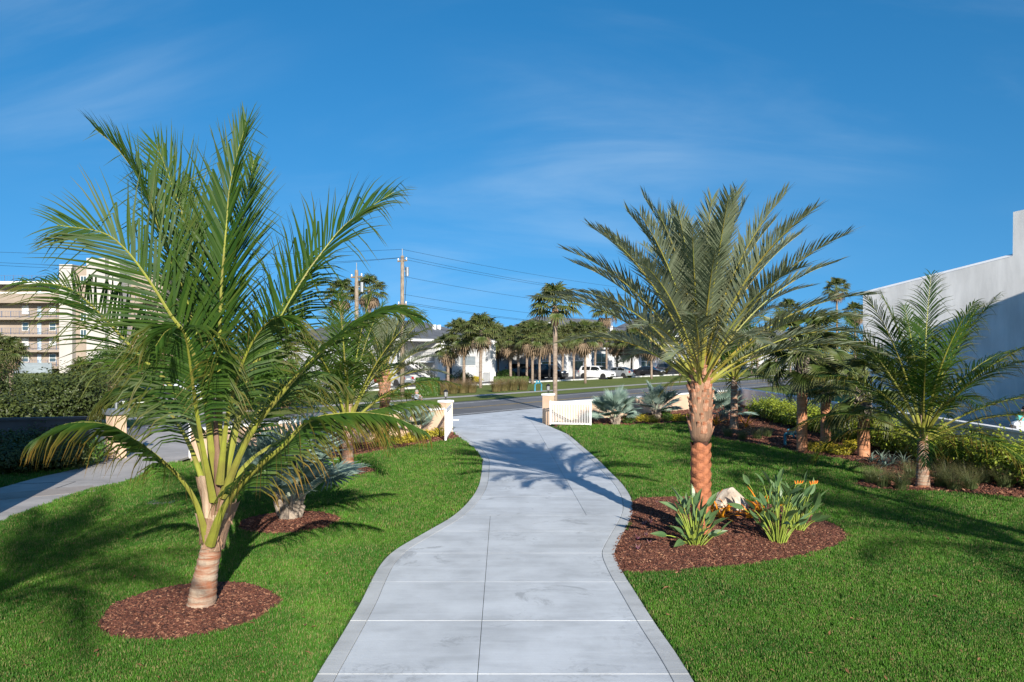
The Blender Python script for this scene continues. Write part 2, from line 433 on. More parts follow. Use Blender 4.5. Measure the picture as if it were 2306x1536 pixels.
# ------------------------------------------------------------------ ground, road, verges
UD = V((0.610, 0.792, 0)); ND = V((-0.792, 0.610, 0)); R0 = V((-1.15, 44.7, 0))    # along the road, across it (away), near kerb line
def RP(s, t, z=0.0):
    p = R0 + UD*s + ND*t; return V((p.x, p.y, z))
def strip(name, s0, s1, t0, t1, z, mat, n=1):
    mb = MB()
    for k in range(n):
        a = s0+(s1-s0)*k/n; b = s0+(s1-s0)*(k+1)/n
        mb.quad(RP(a,t0,z), RP(b,t0,z), RP(b,t1,z), RP(a,t1,z))
    return struct(mb.build(name, mat))
mb = MB(); mb.quad((-1500,-300,-.12), (1500,-300,-.12), (1500,2500,-.12), (-1500,2500,-.12)); struct(mb.build('ground', M['verge']))
strip('road', -260, 500, -0.4, 8.4, -.055, M['asphalt'])
strip('road_edge_line', -260, 500, 0.75, 0.90, -.05, M['line_w'])
strip('road_edge_line', -260, 500, 7.15, 7.30, -.05, M['line_w'])
strip('road_centre_line', -260, 500, 3.82, 3.93, -.05, M['line_y'])
strip('road_centre_line', -260, 500, 4.07, 4.18, -.05, M['line_y'])
strip('verge', -260, 500, 8.3, 25.0, -.03, M['verge'])
strip('sidewalk', -260, 500, 11.6, 12.9, -.02, M['walk'])
strip('parking_lot', -110, 160, 25.0, 47.0, -.02, M['park'])
for k in range(19):      # concrete edge kerb of the parking lot, in separate lengths
    mb = MB(); s = -70+k*9.0
    if abs(s+22) < 6 or s > 95: continue
    mb.obox(RP(s+.1,25.0), RP(s+8.6,25.0), .14, -.03, .13); struct(mb.build('parking_kerb', M['line_w']))

# ---- driveway outline (from the photograph's edges, on the ground)
LE = [(690,1575),(707,1535),(771,1430),(812,1360),(836,1311),(860,1270),(894,1238),(961,1199),(1017,1166),(1051,1136),(1073,1106),(1082,1080),(1086,1050),(1086,1036),(1077,1021),(1062,1005),(1038,988),(1020,974)]
RE = [(1578,1570),(1558,1531),(1520,1471),(1476,1408),(1431,1337),(1401,1289),(1384,1251),(1390,1229),(1405,1199),(1420,1169),(1425,1147),(1420,1121),(1401,1091),(1371,1061),(1345,1035),(1310,1005),(1280,980),(1250,960)]
LEw = smooth_line([P(*p) for p in LE], 5); REw = smooth_line([P(*p) for p in RE], 5)
# carry both edges straight towards the house
LEw = [V((LEw[0].x-.9, 3.0, 0))] + LEw; REw = [V((REw[0].x+.35, 3.0, 0))] + REw
def xat(line, y):
    for i in range(len(line)-1):
        a, b = line[i], line[i+1]
        if (a.y <= y <= b.y): return a.x + (b.x-a.x)*(y-a.y)/max(1e-6, b.y-a.y)
    return line[-1].x if y > line[-1].y else line[0].x
def slope(line, y): return (xat(line, y+.15)-xat(line, y-.15))/.3
BW = 0.21
def xl(y): return xat(LEw, y)
def xr(y): return xat(REw, y)
def xli(y): return xl(y)+BW*math.sqrt(1+slope(LEw, y)**2)
def xri(y): return xr(y)-BW*math.sqrt(1+slope(REw, y)**2)
def xc1(y): return -0.36-(y-8)*0.0115
def xc2(y): return 1.55-(y-16.2)*0.024
YEND = 33.0
rows = [3.0, 4.9, 6.53, 8.18, 9.82, 11.48, 13.13, 14.75, 16.2, 18.3, 20.4, 22.6, 24.9, 27.3, 29.8, 32.4]
drive = struct(empty('driveway'))
mb = MB()
n = 60
for k in range(n):
    a = 3+(YEND+3.4-3)*k/n; b = 3+(YEND+3.4-3)*(k+1)/n
    mb.quad((xl(a)+.01,a,-.02), (xr(a)-.01,a,-.02), (xr(b)-.01,b,-.02), (xl(b)+.01,b,-.02))
jb = mb.build('joint_bed', M['joint'], drive)
def piece(fl, fr, y0, y1, gl, gr, g, name, mat):
    mb = MB(); n = 8; L=[]; Rr=[]
    for k in range(n+1):
        y = y0+g+(y1-y0-2*g)*k/n
        L.append((fl(y)+gl*math.sqrt(1+((fl(y+.1)-fl(y-.1))/.2)**2), y)); Rr.append((fr(y)-gr*math.sqrt(1+((fr(y+.1)-fr(y-.1))/.2)**2), y))
    z0, z1, c = -.10, .02, .004
    tl=[mb.vert((p[0]+c,p[1],z1)) for p in L]; tr=[mb.vert((p[0]-c,p[1],z1)) for p in Rr]
    ml=[mb.vert((p[0],p[1],z1-c)) for p in L]; mr=[mb.vert((p[0],p[1],z1-c)) for p in Rr]
    bl=[mb.vert((p[0],p[1],z0)) for p in L]; br=[mb.vert((p[0],p[1],z0)) for p in Rr]
    for k in range(n):
        mb.face((tl[k],tr[k],tr[k+1],tl[k+1])); mb.face((ml[k],tl[k],tl[k+1],ml[k+1])); mb.face((tr[k],mr[k],mr[k+1],tr[k+1]))
        mb.face((bl[k],ml[k],ml[k+1],bl[k+1])); mb.face((mr[k],br[k],br[k+1],mr[k+1]))
    mb.face((bl[0],br[0],mr[0],tr[0],tl[0],ml[0])); mb.face((br[-1],bl[-1],ml[-1],tl[-1],tr[-1],mr[-1]))
    mb.build(name, mat, drive)
for i in range(len(rows)-1):
    y0, y1 = rows[i], rows[i+1]
    g = .012 if i == 3 else .0035
    gg = .006
    c = xc1 if y1 <= 16.3 else xc2
    piece(xl, xli, y0, y1, 0, .004, g, 'border_slab', M['border'])
    piece(xri, xr, y0, y1, .004, 0, g, 'border_slab', M['border'])
    piece(xli, c, y0, y1, .004, gg/2, g, 'slab', M['slab'])
    piece(c, xri, y0, y1, gg/2, .004, g, 'slab', M['slab'])
# apron between the gate and the road: slabs that butt against the last row
yA = rows[-1]
def apron(pts, name='apron_slab'):
    mb = MB(); mb.prism(pts, -.1, .019); mb.build(name, M['slab'], drive)
aL = V((xl(yA)+.004, yA, 0)); aR = V((xr(yA)-.004, yA, 0)); aM = V((xc2(yA), yA, 0))
rL = P(1012, 937); rR = P(1196, 921); g2 = P(1232, 955)
midA = V((0.9, 38.2, 0)); midL = V((-3.3, 37.0, 0)); midR = V((1.55, 38.6, 0))
ed = .05
apron([(aL.x, yA+.006), (aM.x-.004, yA+.006), (0.95, 38.3), (-2.55, 35.4), (-2.62, 33.6)])
apron([(aM.x+.004, yA+.006), (aR.x, yA+.006), (g2.x-.22, g2.y+.3), (1.6, 38.9), (0.962, 38.31)])
p1 = RP(-5.6, -.38); p2 = RP(1.1, -.38); p3 = RP(4.9, -.38)
apron([(-2.55, 35.42), (0.945, 38.315), (p2.x-.004, p2.y), (p1.x, p1.y), (-3.6, 37.6)])
apron([(0.962, 38.335), (1.6, 38.92), (1.5, 41), (1.9, 43.6), (p3.x, p3.y), (p2.x+.004, p2.y)])
# ------------------------------------------------------------------ lawns and planting beds
CB = smooth_line([P(*p) for p in [(1389,1235),(1386,1255),(1404,1290),(1480,1290),(1600,1283),(1700,1272),(1800,1255),(1870,1238),(1900,1220),(1906,1205),(1890,1188),(1850,1172),(1790,1150),(1700,1133),(1640,1125),(1560,1120),(1480,1122),(1430,1126),(1426,1150),(1420,1180),(1405,1205)]], 3)
FX = 15.0                                   # side wall on the right
cornerR = V((FX, 51.0, 0)); pilR = P(1235, 955); pilL = P(1003, 975)
wallLend = pilL - UD*11.5
RBf = [P(*p) for p in [(1248,961),(1335,958),(1400,960),(1470,957),(1545,955),(1600,985),(1690,1000),(1760,1012),(1800,1022),(1900,1037),(1985,1062),(1972,1074),(1925,1091),(1960,1102),(2040,1108),(2150,1111),(2306,1125),(2420,1138)]]
RBs = smooth_line(RBf, 4)
RB = RBs + [V((FX-.1, 15, 0)), V((FX-.1, 50.8, 0)), V((pilR.x+.5, pilR.y+.5, 0))]
LBs = smooth_line([P(*p) for p in [(1036,988),(1010,993),(960,1000),(900,1008),(840,1020),(760,1034),(700,1042)]], 4)
LB = LBs + [wallLend+ND*-.12+UD*5.0, pilL+V((.28,.1,0))]
ND2 = smooth_line([P(*p) for p in [(-150,1250),(0,1178),(120,1130),(215,1100),(300,1080),(350,1048),(425,1029),(470,990),(530,968),(380,972),(310,985),(285,1015),(240,1038),(150,1062),(90,1075),(0,1100),(-150,1145)]], 3)
def ring(c, r, n=36, seed=0):
    rg = random.Random(seed); ph = [rg.uniform(0, 6.3) for _ in range(3)]; n = 64
    return [V((c.x+math.cos(a)*r*(1+.035*math.sin(3*a+ph[0])+.02*math.sin(7*a+ph[1])+rg.uniform(-.012,.012)), c.y+math.sin(a)*r*(1+.035*math.sin(2*a+ph[2])), 0)) for a in [2*math.pi*k/n for k in range(n)]]
RG = [ring(P(430,1372), 1.10, seed=1), ring(P(652,1178), 0.97, seed=2), ring(P(789,1063), 0.69, seed=3), ring(P(868,1008), 0.75, seed=4)]
lawn_poly = [V((-40,1,0)), V((FX+.0,1,0)), V((FX,51,0)), pilR+V((0,.4,0)), P(1250,960)+V((0,.2,0)), pilL+V((0,.3,0)), wallLend, wallLend-UD*4+ND*3, V((-30,32,0)), V((-40,22,0))]
mb = MB(); mb.poly([(p.x,p.y,0) for p in lawn_poly]); struct(mb.build('lawn', M['lawnbase']))
mb = MB(); mb.prism([(p.x,p.y) for p in ND2], -.05, .012); nd = struct(mb.build('neighbour_driveway', M['old_slab']))
# the band of rough paving across it, and its joints
for (a, b, wd) in (((-60,1125),(215,1100),.5),):
    mb = MB(); A = P(*a); B = P(*b); mb.obox(A, B, wd, .0, .016); mb.build('paver_band', concrete('worn_paver', (0.33,0.29,0.26), .9), nd)
for (a, b) in (((0,1092+0),(170,1086)),((120,1103),(170,1086))):
    mb = MB(); A = P(*a); B = P(*b); mb.obox(A, B, .015, .0, .0155); mb.build('joint', M['joint'], nd)

def gn_scatter(obj, src, smin, smax, tilt=0.25, flat=False):
    """instances of one small unlinked mesh object on the vertices of obj, random turn and size"""
    ng = bpy.data.node_groups.new('scatter', 'GeometryNodeTree')
    ng.interface.new_socket('Geometry', in_out='INPUT', socket_type='NodeSocketGeometry')
    ng.interface.new_socket('Geometry', in_out='OUTPUT', socket_type='NodeSocketGeometry')
    gi = ng.nodes.new('NodeGroupInput'); go = ng.nodes.new('NodeGroupOutput')
    ip = ng.nodes.new('GeometryNodeInstanceOnPoints')
    m2p = ng.nodes.new('GeometryNodeMeshToPoints')
    oi = ng.nodes.new('GeometryNodeObjectInfo'); oi.inputs['Object'].default_value = src
    rr = ng.nodes.new('FunctionNodeRandomValue'); rr.data_type = 'FLOAT_VECTOR'
    rr.inputs[0].default_value = (-tilt, -tilt, 0); rr.inputs[1].default_value = (tilt, tilt, 6.283)
    rs = ng.nodes.new('FunctionNodeRandomValue'); rs.data_type = 'FLOAT'
    rs.inputs[2].default_value = smin; rs.inputs[3].default_value = smax; rs.inputs['Seed'].default_value = 7
    na = ng.nodes.new('GeometryNodeInputNamedAttribute'); na.data_type = 'FLOAT'; na.inputs[0].default_value = 'sz'
    mu = ng.nodes.new('ShaderNodeMath'); mu.operation = 'MULTIPLY'
    L = ng.links.new
    L(gi.outputs[0], m2p.inputs['Mesh']); L(m2p.outputs[0], ip.inputs['Points'])
    L(oi.outputs['Geometry'], ip.inputs['Instance'])
    L(rr.outputs[0], ip.inputs['Rotation'])
    L(rs.outputs[1], mu.inputs[0]); L(na.outputs['Attribute'], mu.inputs[1]); L(mu.outputs[0], ip.inputs['Scale'])
    L(ip.outputs[0], go.inputs[0])
    md = obj.modifiers.new('scatter', 'NODES'); md.node_group = ng
def points_obj(name, pts, sizes, mat):
    me = bpy.data.meshes.new(name); me.from_pydata(pts, [], [])
    a = me.attributes.new('sz', 'FLOAT', 'POINT'); a.data.foreach_set('value', sizes)
    me.materials.append(mat)
    return add(name, me)
def tuft(seed, nb=9, h=.055, w=.0042, spread=.03, lean=.55):
    rg = random.Random(seed); mb = MB()
    for k in range(nb):
        a = rg.uniform(0, 6.283); r = spread*math.sqrt(rg.random()); b = V((math.cos(a)*r, math.sin(a)*r, -.004))
        az = rg.uniform(0, 6.283); hh = h*rg.uniform(.55, 1.15); d = V((math.cos(az), math.sin(az), 0))*rg.uniform(.05, lean)*hh
        s = V((-math.sin(az+rg.uniform(-.8,.8)), math.cos(az), 0))*w*rg.uniform(.7, 1.2)
        g = rg.random()
        i = [mb.vert(b-s, (0,g,0)), mb.vert(b+s, (0,g,0)), mb.vert(b+d*.4+V((0,0,hh*.6))-s*.8, (.6,g,0)), mb.vert(b+d*.4+V((0,0,hh*.6))+s*.8, (.6,g,0)), mb.vert(b+d+V((0,0,hh*.93)), (1,g,0))]
        mb.face((i[0],i[1],i[3],i[2])); mb.face((i[2],i[3],i[4]))
    me = mb.mesh('tuft', [M['blade']])
    return bpy.data.objects.new('grass_tuft', me)
DRV = [V((p.x-.035, p.y, 0)) for p in LEw] + [V((p.x+.035, p.y, 0)) for p in reversed(REw)]
AP = [P(1020,974)+V((-.03,0,0)), P(1250,960)+V((.03,0,0)), g2, V((1.6,38.9,0)), V((-2.6,36,0))]
excl = [DRV, AP, CB, RB, LB, ND2] + RG
boxes = [(min(p[0] for p in q), max(p[0] for p in q), min(p[1] for p in q), max(p[1] for p in q)) for q in excl]
def on_lawn(x, y):
    if not inpoly(x, y, lawn_poly): return False
    for q, b in zip(excl, boxes):
        if b[0] <= x <= b[1] and b[2] <= y <= b[3] and inpoly(x, y, q): return False
    return True
rg = random.Random(5)
zones = [(7.0, 10.5, 1500, 1.0), (10.5, 15.0, 850, 1.18), (15.0, 22.0, 380, 1.5), (22.0, 30.0, 170, 1.9), (30.0, 47.0, 70, 2.5)]
pts = []; szs = []
for (y0, y1, dens, sz) in zones:
    n = int((y1-y0)*(0.67*(y0+y1)+0.6)*dens)
    for _ in range(n):
        y = rg.uniform(y0, y1); hw = .67*y+.3
        x = rg.uniform(-hw, hw)
        if x > FX: continue
        if on_lawn(x, y):
            pts.append((x, y, 0.0)); szs.append(sz*(1.0+.35*noise.noise(V((x*1.7, y*1.7, 0)))+.2*noise.noise(V((x*6, y*6, 3)))))
half = [[], []]; hs_ = [[], []]
for i, p in enumerate(pts): half[i % 2].append(p); hs_[i % 2].append(szs[i])
for k in range(2):
    o = stuff(points_obj('lawn_grass', half[k], hs_[k], M['blade']))
    gn_scatter(o, tuft(11+k, 9), .75, 1.3)
    o['label'] = 'short green blades of the mown front lawn'
print('grass tufts', len(pts))
def chip():
    mb = MB(); rg = random.Random(3)
    x, y, z = .022, .0085, .0032
    b = [(-x,-y*.6,0),(x*.8,-y,0),(x,y*.7,0),(-x*.7,y,0)]
    i = [mb.vert((p[0],p[1],-z)) for p in b]+[mb.vert((p[0]*.9,p[1]*.9,z+rg.uniform(0,.003))) for p in b]
    for q in ((4,5,6,7),(0,1,5,4),(1,2,6,5),(2,3,7,6),(3,0,4,7)): mb.face([i[k] for k in q])
    return bpy.data.objects.new('bark_chip', mb.mesh('chip', [M['chip']]))
CHIP = chip()
def bed(name, poly, label, dens, sz, hump=.05):
    c = V((sum(p.x for p in poly)/len(poly), sum(p.y for p in poly)/len(poly), 0))
    mb = MB(); n = len(poly)
    if hump:
        rgs = []
        for f, z in ((1.0, .008), (.96, .03), (.7, .03+hump*.7), (.35, .03+hump)):
            rgs.append([mb.vert((c.x+(p.x-c.x)*f, c.y+(p.y-c.y)*f, z)) for p in poly])
        for a, b in zip(rgs, rgs[1:]):
            for k in range(n): mb.face((a[k], a[(k+1)%n], b[(k+1)%n], b[k]))
        mb.face(rgs[-1])
    else:
        mb.prism([(p.x,p.y) for p in poly], -.02, .02)
    o = struct(mb.build(name, M['mulch']))
    x0=min(p.x for p in poly); x1=max(p.x for p in poly); y0=min(p.y for p in poly); y1=max(p.y for p in poly)
    rg = random.Random(len(poly)); pts=[]; ss=[]
    for _ in range(int((x1-x0)*(y1-y0)*dens)):
        x=rg.uniform(x0,x1); y=rg.uniform(y0,y1)
        if not inpoly(x,y,poly):
            if not hump or rg.random() > .35 or not inpoly(c.x+(x-c.x)*.965, c.y+(y-c.y)*.965, poly): continue
        if abs(x) > .69*y+1: continue
        z=.024
        if hump:
            lo, hi = 0.0, 1.0
            for _k in range(6):
                f = (lo+hi)/2
                if f > 0 and inpoly(c.x+(x-c.x)/f, c.y+(y-c.y)/f, poly): hi = f
                else: lo = f
            f = hi
            for (fa, za), (fb, zb) in zip(((1.0, .008), (.96, .03), (.7, .03+hump*.7), (.35, .03+hump)), ((.96, .03), (.7, .03+hump*.7), (.35, .03+hump), (0, .03+hump))):
                if fb <= f <= fa: z = zb+(za-zb)*(f-fb)/(fa-fb)
        pts.append((x,y,z+rg.uniform(-.004,.012))); ss.append(sz)
    s = stuff(points_obj(name.replace('_bed','')+'_chips' if name.endswith('_bed') else name+'_chips', pts, ss, M['chip']))
    s['label'] = label
    gn_scatter(s, CHIP, .4, 1.8, .6)
bed('mulch_bed', CB, 'red brown bark chips in the kidney shaped bed', 2700, 1.0, .10)
bed('mulch_bed', RB, 'bark chips along the hedge on the right', 260, 2.0, 0)
bed('mulch_bed', LB, 'bark chips in front of the tan wall', 250, 2.2, 0)
for k, r_ in enumerate(RG):
    bed('mulch_bed', r_, ['bark chips round the large left coconut palm', 'bark chips under the left silver palm', 'bark chips round the small coconut palm', 'bark chips round the rear left date palm'][k], [3300, 1900, 900, 600][k], [1.0, 1.2, 1.5, 1.8][k], .07)

# a few fallen leaves and clippings on the grass
def litter():
    mb = MB(); i = [mb.vert(p) for p in ((-.03,0,.012),(0,.012,.02),(.035,0,.012),(0,-.012,.016))]; mb.face(i)
    return bpy.data.objects.new('dry_leaf', mb.mesh('dry_leaf', [plain('dry_leaf', (0.24,0.12,0.05), .8, .3, 3)]))
rg = random.Random(99); pts = []; ss = []
while len(pts) < 420:
    y = 7+rg.random()**1.6*26; x = rg.uniform(-.66*y, .66*y)
    if x < FX and on_lawn(x, y): pts.append((x, y, .045)); ss.append(rg.uniform(.4, 1.3))
o = stuff(points_obj('fallen_leaves', pts, ss, M['chip'])); o['label'] = 'scattered dry leaves on the lawn'
gn_scatter(o, litter(), .6, 1.4, .5)
# ------------------------------------------------------------------ palm builders
def frond(mb, pts, L=0.8, n=72, w=0.042, start=0.2, vee=0.25, drop=0.5, sweep=(55, 25), rr=(.035, .004), rng=None, face=0.0, fdir=(0,-1,0), age=0.3, segs=4, prof=(0.75, 1.0, 0.30), kink=0.25, ragged=0.12, wid=1.0, flatstem=.55, tw=0.0):
    """one feather leaf along control points; leaflets (material 0) on a tapering stem (material 1)"""
    rng = rng or random.Random(1)
    path, ln = resample(smooth_line(pts, 8), 40)
    T = [(path[min(i+1,40)]-path[max(i-1,0)]).normalized() for i in range(41)]
    rad = [rr[0]*(1-i/40)**1.15+rr[1] for i in range(41)]
    for i in range(7): rad[i] *= 1+(wid-1)*(1-i/7)
    mb.tube(path, rad, 6, 1, flat=flatstem)
    for s in (-1, 1):
        for k in range(n):
            u = k/(n-1)
            t = start+(1-start)*(u**0.95)*0.985+rng.uniform(-.003, .003)
            fi = min(39.999, max(0, t*40)); i = int(fi); fr = fi-i
            p = path[i].lerp(path[i+1], fr); tan = T[i].lerp(T[i+1], fr).normalized()
            up = V((0,0,1))-tan*tan.z
            if up.length < .15: up = V(fdir)-tan*tan.dot(V(fdir))
            up.normalize()
            if face:
                fd = V(fdir)-tan*tan.dot(V(fdir))
                if fd.length > .1: up = (up*(1-face)+fd.normalized()*face).normalized()
            side = tan.cross(up)*s
            a = R(sweep[0]+(sweep[1]-sweep[0])*u+rng.uniform(-5, 5))       # angle off the stem
            ve = vee*rng.uniform(.6, 1.4)
            d = (tan*math.cos(a)+(side+up*ve).normalized()*math.sin(a)).normalized()
            l0, l1, l2 = prof
            pf = l0+(l1-l0)*math.sin(min(1, u/.38)*math.pi/2) if u < .38 else l1+(l2-l1)*((u-.38)/.62)**1.5
            ll = L*pf*rng.uniform(1-ragged, 1+ragged)
            ww = w*(0.5+0.5*min(1, pf))*rng.uniform(.8, 1.15)
            g = rng.random(); ag = min(1.0, age*rng.uniform(.4, 1.6))
            wp = (0.62, 1.0, 0.8, 0.42, 0.04) if segs == 4 else (0.7, 1.0, 0.55, 0.05) if segs == 3 else (0.75, 1.0, 0.05)
            q = p.copy(); prev = None
            kk = rng.random(); th_ = rng.uniform(-.4, .4)+(s*tw); ct = math.cos(th_); st_ = math.sin(th_)
            for j in range(segs+1):
                wv = (tan-d*tan.dot(d))
                if wv.length < .05: wv = up
                wv = wv.normalized()
                wv = (wv*ct+d.cross(wv)*st_).normalized()*ww*.5*wp[j]
                a0 = mb.vert(q-wv, (j/segs, g, ag)); b0 = mb.vert(q+wv, (j/segs, g, ag))
                if prev: mb.face((prev[0], prev[1], b0, a0), 0)
                prev = (a0, b0)
                gq = drop*(0.35+j*0.5)/segs
                if kk < kink and j == 2: gq += 1.1
                d = (d+V((rng.uniform(-.06,.06), rng.uniform(-.06,.06), -gq))).normalized()
                q = q+d*ll/segs
def arc(base, az, el, ln, bend, n=7, twist=0.0):
    """path that starts at elevation el and bends down by `bend` radians over its length"""
    p = V(base); o = [p.copy()]
    for k in range(n):
        e = el-bend*((k+.5)/n)**1.4
        d = V((math.cos(az+twist*k/n)*math.cos(e), math.sin(az+twist*k/n)*math.cos(e), math.sin(e)))
        p = p+d*ln/n; o.append(p.copy())
    return o
def stem(pts, rads, n=14, ringstep=None, ringamp=0.0, rng=None, nn=None, jit=0.012):
    path, ln = resample(smooth_line(pts, 6), nn or 48)
    m = len(path)-1; rr = []
    for i in range(m+1):
        u = i/m*(len(rads)-1); k = min(len(rads)-2, int(u)); r = rads[k]+(rads[k+1]-rads[k])*(u-k)
        if ringstep: r *= 1+ringamp*(1-2*abs(((i/m*ln)/ringstep) % 1-.5))
        rr.append(r)
    mb = MB(); mb.tube(path, rr, n, 0, rng=rng or random.Random(2), jit=jit)
    return mb, path
def sheath(mb, path, i0, i1, az, wdt, r0, r1, rng, flare=0.0):
    """torn strip of leaf base wrapped against the stem"""
    rows_ = 7; prev = None
    for j in range(rows_):
        u = j/(rows_-1); c = path[int(i0+(i1-i0)*u)]
        r = r0+(r1-r0)*u+flare*u*u
        ww = wdt*(1-.55*u)*rng.uniform(.85, 1.15)
        cur = []
        for k in range(4):
            a = az+(k/3-.5)*ww
            cur.append(mb.vert(c+V((math.cos(a)*r, math.sin(a)*r, rng.uniform(-.015,.015))), (u, rng.random(), 0)))
        if prev:
            for k in range(3): mb.face((prev[k], prev[k+1], cur[k+1], cur[k]))
        prev = cur
LS = 1.36
def cocopalm(base, label, crown_z, fronds, trunk_pts, trunk_r, seed, dry=(), sheaths=8, trunk_split=None):
    rng = random.Random(seed)
    root = tag(empty('coconut_palm', base), label, 'palm tree', 'coconut palms')
    mb, path = stem(trunk_pts, trunk_r, 16, .095, .07, rng, nn=96, jit=.006)
    mb.build('trunk', M['coco_trunk'], root, True)
    path = path[::2]
    for k, kw in enumerate(fronds):
        f = MB(); kw = dict(kw); kw['L'] *= LS; kw['w'] = .036; kw['n'] = int(kw['n']*.78); kw['tw'] = .8 if kw['drop'] > .7 else .15; kw['drop'] = kw['drop']*(1.7 if kw['drop'] > .85 else 1.25 if kw['drop'] > .55 else 1.0); kw.setdefault('rng', random.Random(seed*100+k))
        frond(f, **kw)
        f.build('frond', [M['coco_dry'] if k in dry else M['coco'], M['rachis']], root)
    for k in range(sheaths):
        s = MB(); i0 = rng.randint(30, 40)
        r = trunk_r[-1]
        sheath(s, path, i0, 48, rng.uniform(0, 6.28), rng.uniform(1.2, 2.2), r*1.12, r*1.0, rng, flare=rng.uniform(0, .14))
        s.build('leaf_sheath', M['sheath'], root, True)
    return root
def auto_fronds(base, nfr, ln, seed, el0=(78, 8), bend=(0.5, 1.5), az0=None, **kw):
    rng = random.Random(seed); o = []
    for k in range(nfr):
        u = k/(nfr-1); az = k*2.39996+rng.uniform(-.3, .3)+(az0 or 0)
        el = R(el0[0]+(el0[1]-el0[0])*u**1.2+rng.uniform(-6, 6))
        b = V(base)+V((math.cos(az)*.07, math.sin(az)*.07, -.35*u))
        d = dict(pts=arc(b, az, el, ln*rng.uniform(.85, 1.1), bend[0]+(bend[1]-bend[0])*u), age=.15+.5*u)
        d.update(kw); o.append(d)
    return o

# ---- the large coconut palm on the left lawn: leaves follow the photograph
B1 = P(452, 1379); Y1 = B1.y
def C1(*pp):
    """control points as (px, py, depth offset), relative to the palm's foot"""
    return [PY(a, b, Y1+c)-B1 for a, b, c in pp]
fr1 = [
 dict(pts=C1((468,1225,-.1),(440,1130,-.3),(395,1065,-.5),(320,1003,-.75),(240,957,-1.0),(150,955,-1.2),(78,990,-1.3)), L=.78, n=66, start=.34, drop=1.05, vee=.05, age=.55, rr=(.042,.004), wid=1.35),
 dict(pts=C1((478,1120,.1),(445,985,.2),(385,872,.3),(312,800,.4),(208,690,.5),(146,646,.6),(50,634,.7)), L=.92, n=80, start=.28, drop=.62, vee=.35, face=.35, age=.2, rr=(.044,.004), wid=1.3),
 dict(pts=C1((482,1090,-.05),(462,900,-.2),(425,770,-.35),(384,709,-.45),(342,641,-.5),(283,562,-.55),(228,523,-.6),(128,507,-.65)), L=1.0, n=84, start=.30, drop=.30, vee=.1, face=.8, age=.12, rr=(.044,.004), wid=1.3),
 dict(pts=C1((484,1080,.15),(462,860,.3),(420,680,.4),(358,517,.5),(325,422,.55),(267,338,.5),(214,290,.4)), L=.85, n=80, start=.36, drop=.25, vee=.9, face=.15, age=.1, rr=(.042,.004), sweep=(38,18), wid=1.3),
 dict(pts=C1((487,1060,.2),(472,850,.5),(452,667,.8),(436,575,.95),(407,471,1.1),(374,380,1.2),(352,325,1.3)), L=1.02, n=84, start=.36, drop=.10, vee=.15, face=.95, age=.05, rr=(.04,.004), sweep=(42,18), wid=1.3),
 dict(pts=C1((491,1060,0),(493,860,-.05),(498,660,-.1),(511,497,-.1),(516,432,-.05),(534,348,0),(556,276,.1)), L=.86, n=88, start=.34, drop=.18, vee=.55, face=.75, age=.08, rr=(.044,.004), sweep=(38,16), wid=1.3),
 dict(pts=C1((492,1060,.25),(500,830,.6),(520,640,.9),(545,500,1.2),(560,420,1.4),(572,360,1.55)), L=.80, n=76, start=.36, drop=.2, vee=.5, face=.7, age=.1, rr=(.04,.004), sweep=(45,20), wid=1.3),
 dict(pts=C1((500,1090,-.05),(550,900,-.05),(588,794,-.05),(625,729,-.05),(682,630,0),(726,568,.1),(785,500,.2),(888,432,.3)), L=.92, n=80, start=.36, drop=.5, vee=.4, face=.45, age=.15, rr=(.044,.004), wid=1.3),
 dict(pts=C1((498,1080,.4),(548,890,.8),(600,750,1.2),(640,680,1.5),(680,610,1.7),(700,570,1.8)), L=.95, n=72, start=.34, drop=.75, vee=.3, face=.7, age=.12, rr=(.04,.004), wid=1.3),
 dict(pts=C1((500,1120,-.15),(560,985,-.4),(635,885,-.6),(708,807,-.7),(760,763,-.75),(812,726,-.8),(875,700,-.85),(938,714,-.9)), L=.80, n=80, start=.30, drop=.75, vee=.2, face=.2, age=.15, rr=(.042,.004), wid=1.3),
 dict(pts=C1((472,1228,-.2),(496,1160,-.45),(520,1118,-.6),(570,1062,-.8),(640,1002,-1.0),(697,947,-1.1),(790,930,-1.15),(880,938,-1.2),(955,970,-1.2)), L=.70, n=82, start=.24, drop=1.15, vee=.1, age=.75, rr=(.045,.004), wid=1.35),
 dict(pts=C1((490,1140,.3),(560,1040,.8),(650,985,1.2),(760,945,1.6),(860,920,1.9),(930,903,2.1),(980,905,2.2)), L=.70, n=70, start=.30, drop=1.0, vee=.1, age=.6, rr=(.04,.004), wid=1.3),
 dict(pts=C1((480,1130,-.2),(448,960,-.6),(432,850,-1.0),(420,770,-1.3),(405,740,-1.5),(375,745,-1.7),(350,780,-1.9)), L=.75, n=60, start=.36, drop=1.1, vee=.1, age=.3, rr=(.04,.004), wid=1.3),
 dict(pts=C1((478,1150,.4),(430,1010,.9),(390,940,1.3),(345,890,1.6),(300,870,1.9),(255,885,2.1),(215,920,2.2)), L=.75, n=64, start=.30, drop=1.1, vee=.1, age=.35, rr=(.04,.004), wid=1.3),
 dict(pts=C1((494,1090,-.25),(512,940,-.5),(545,820,-.8),(585,745,-1.0),(625,715,-1.15),(660,730,-1.3)), L=.70, n=56, start=.36, drop=.9, vee=.2, age=.3, rr=(.04,.004), wid=1.3),
 dict(pts=C1((486,1080,.4),(465,880,1.1),(430,740,1.8),(400,660,2.3),(370,610,2.7),(340,600,3.0)), L=.85, n=64, start=.36, drop=.6, vee=.4, age=.15, rr=(.04,.004), wid=1.3),
 dict(pts=C1((496,1130,.5),(545,1000,1.2),(600,900,1.8),(660,850,2.3),(720,840,2.7),(780,870,3.0)), L=.78, n=64, start=.30, drop=1.0, vee=.2, age=.3, rr=(.04,.004), wid=1.3),
]
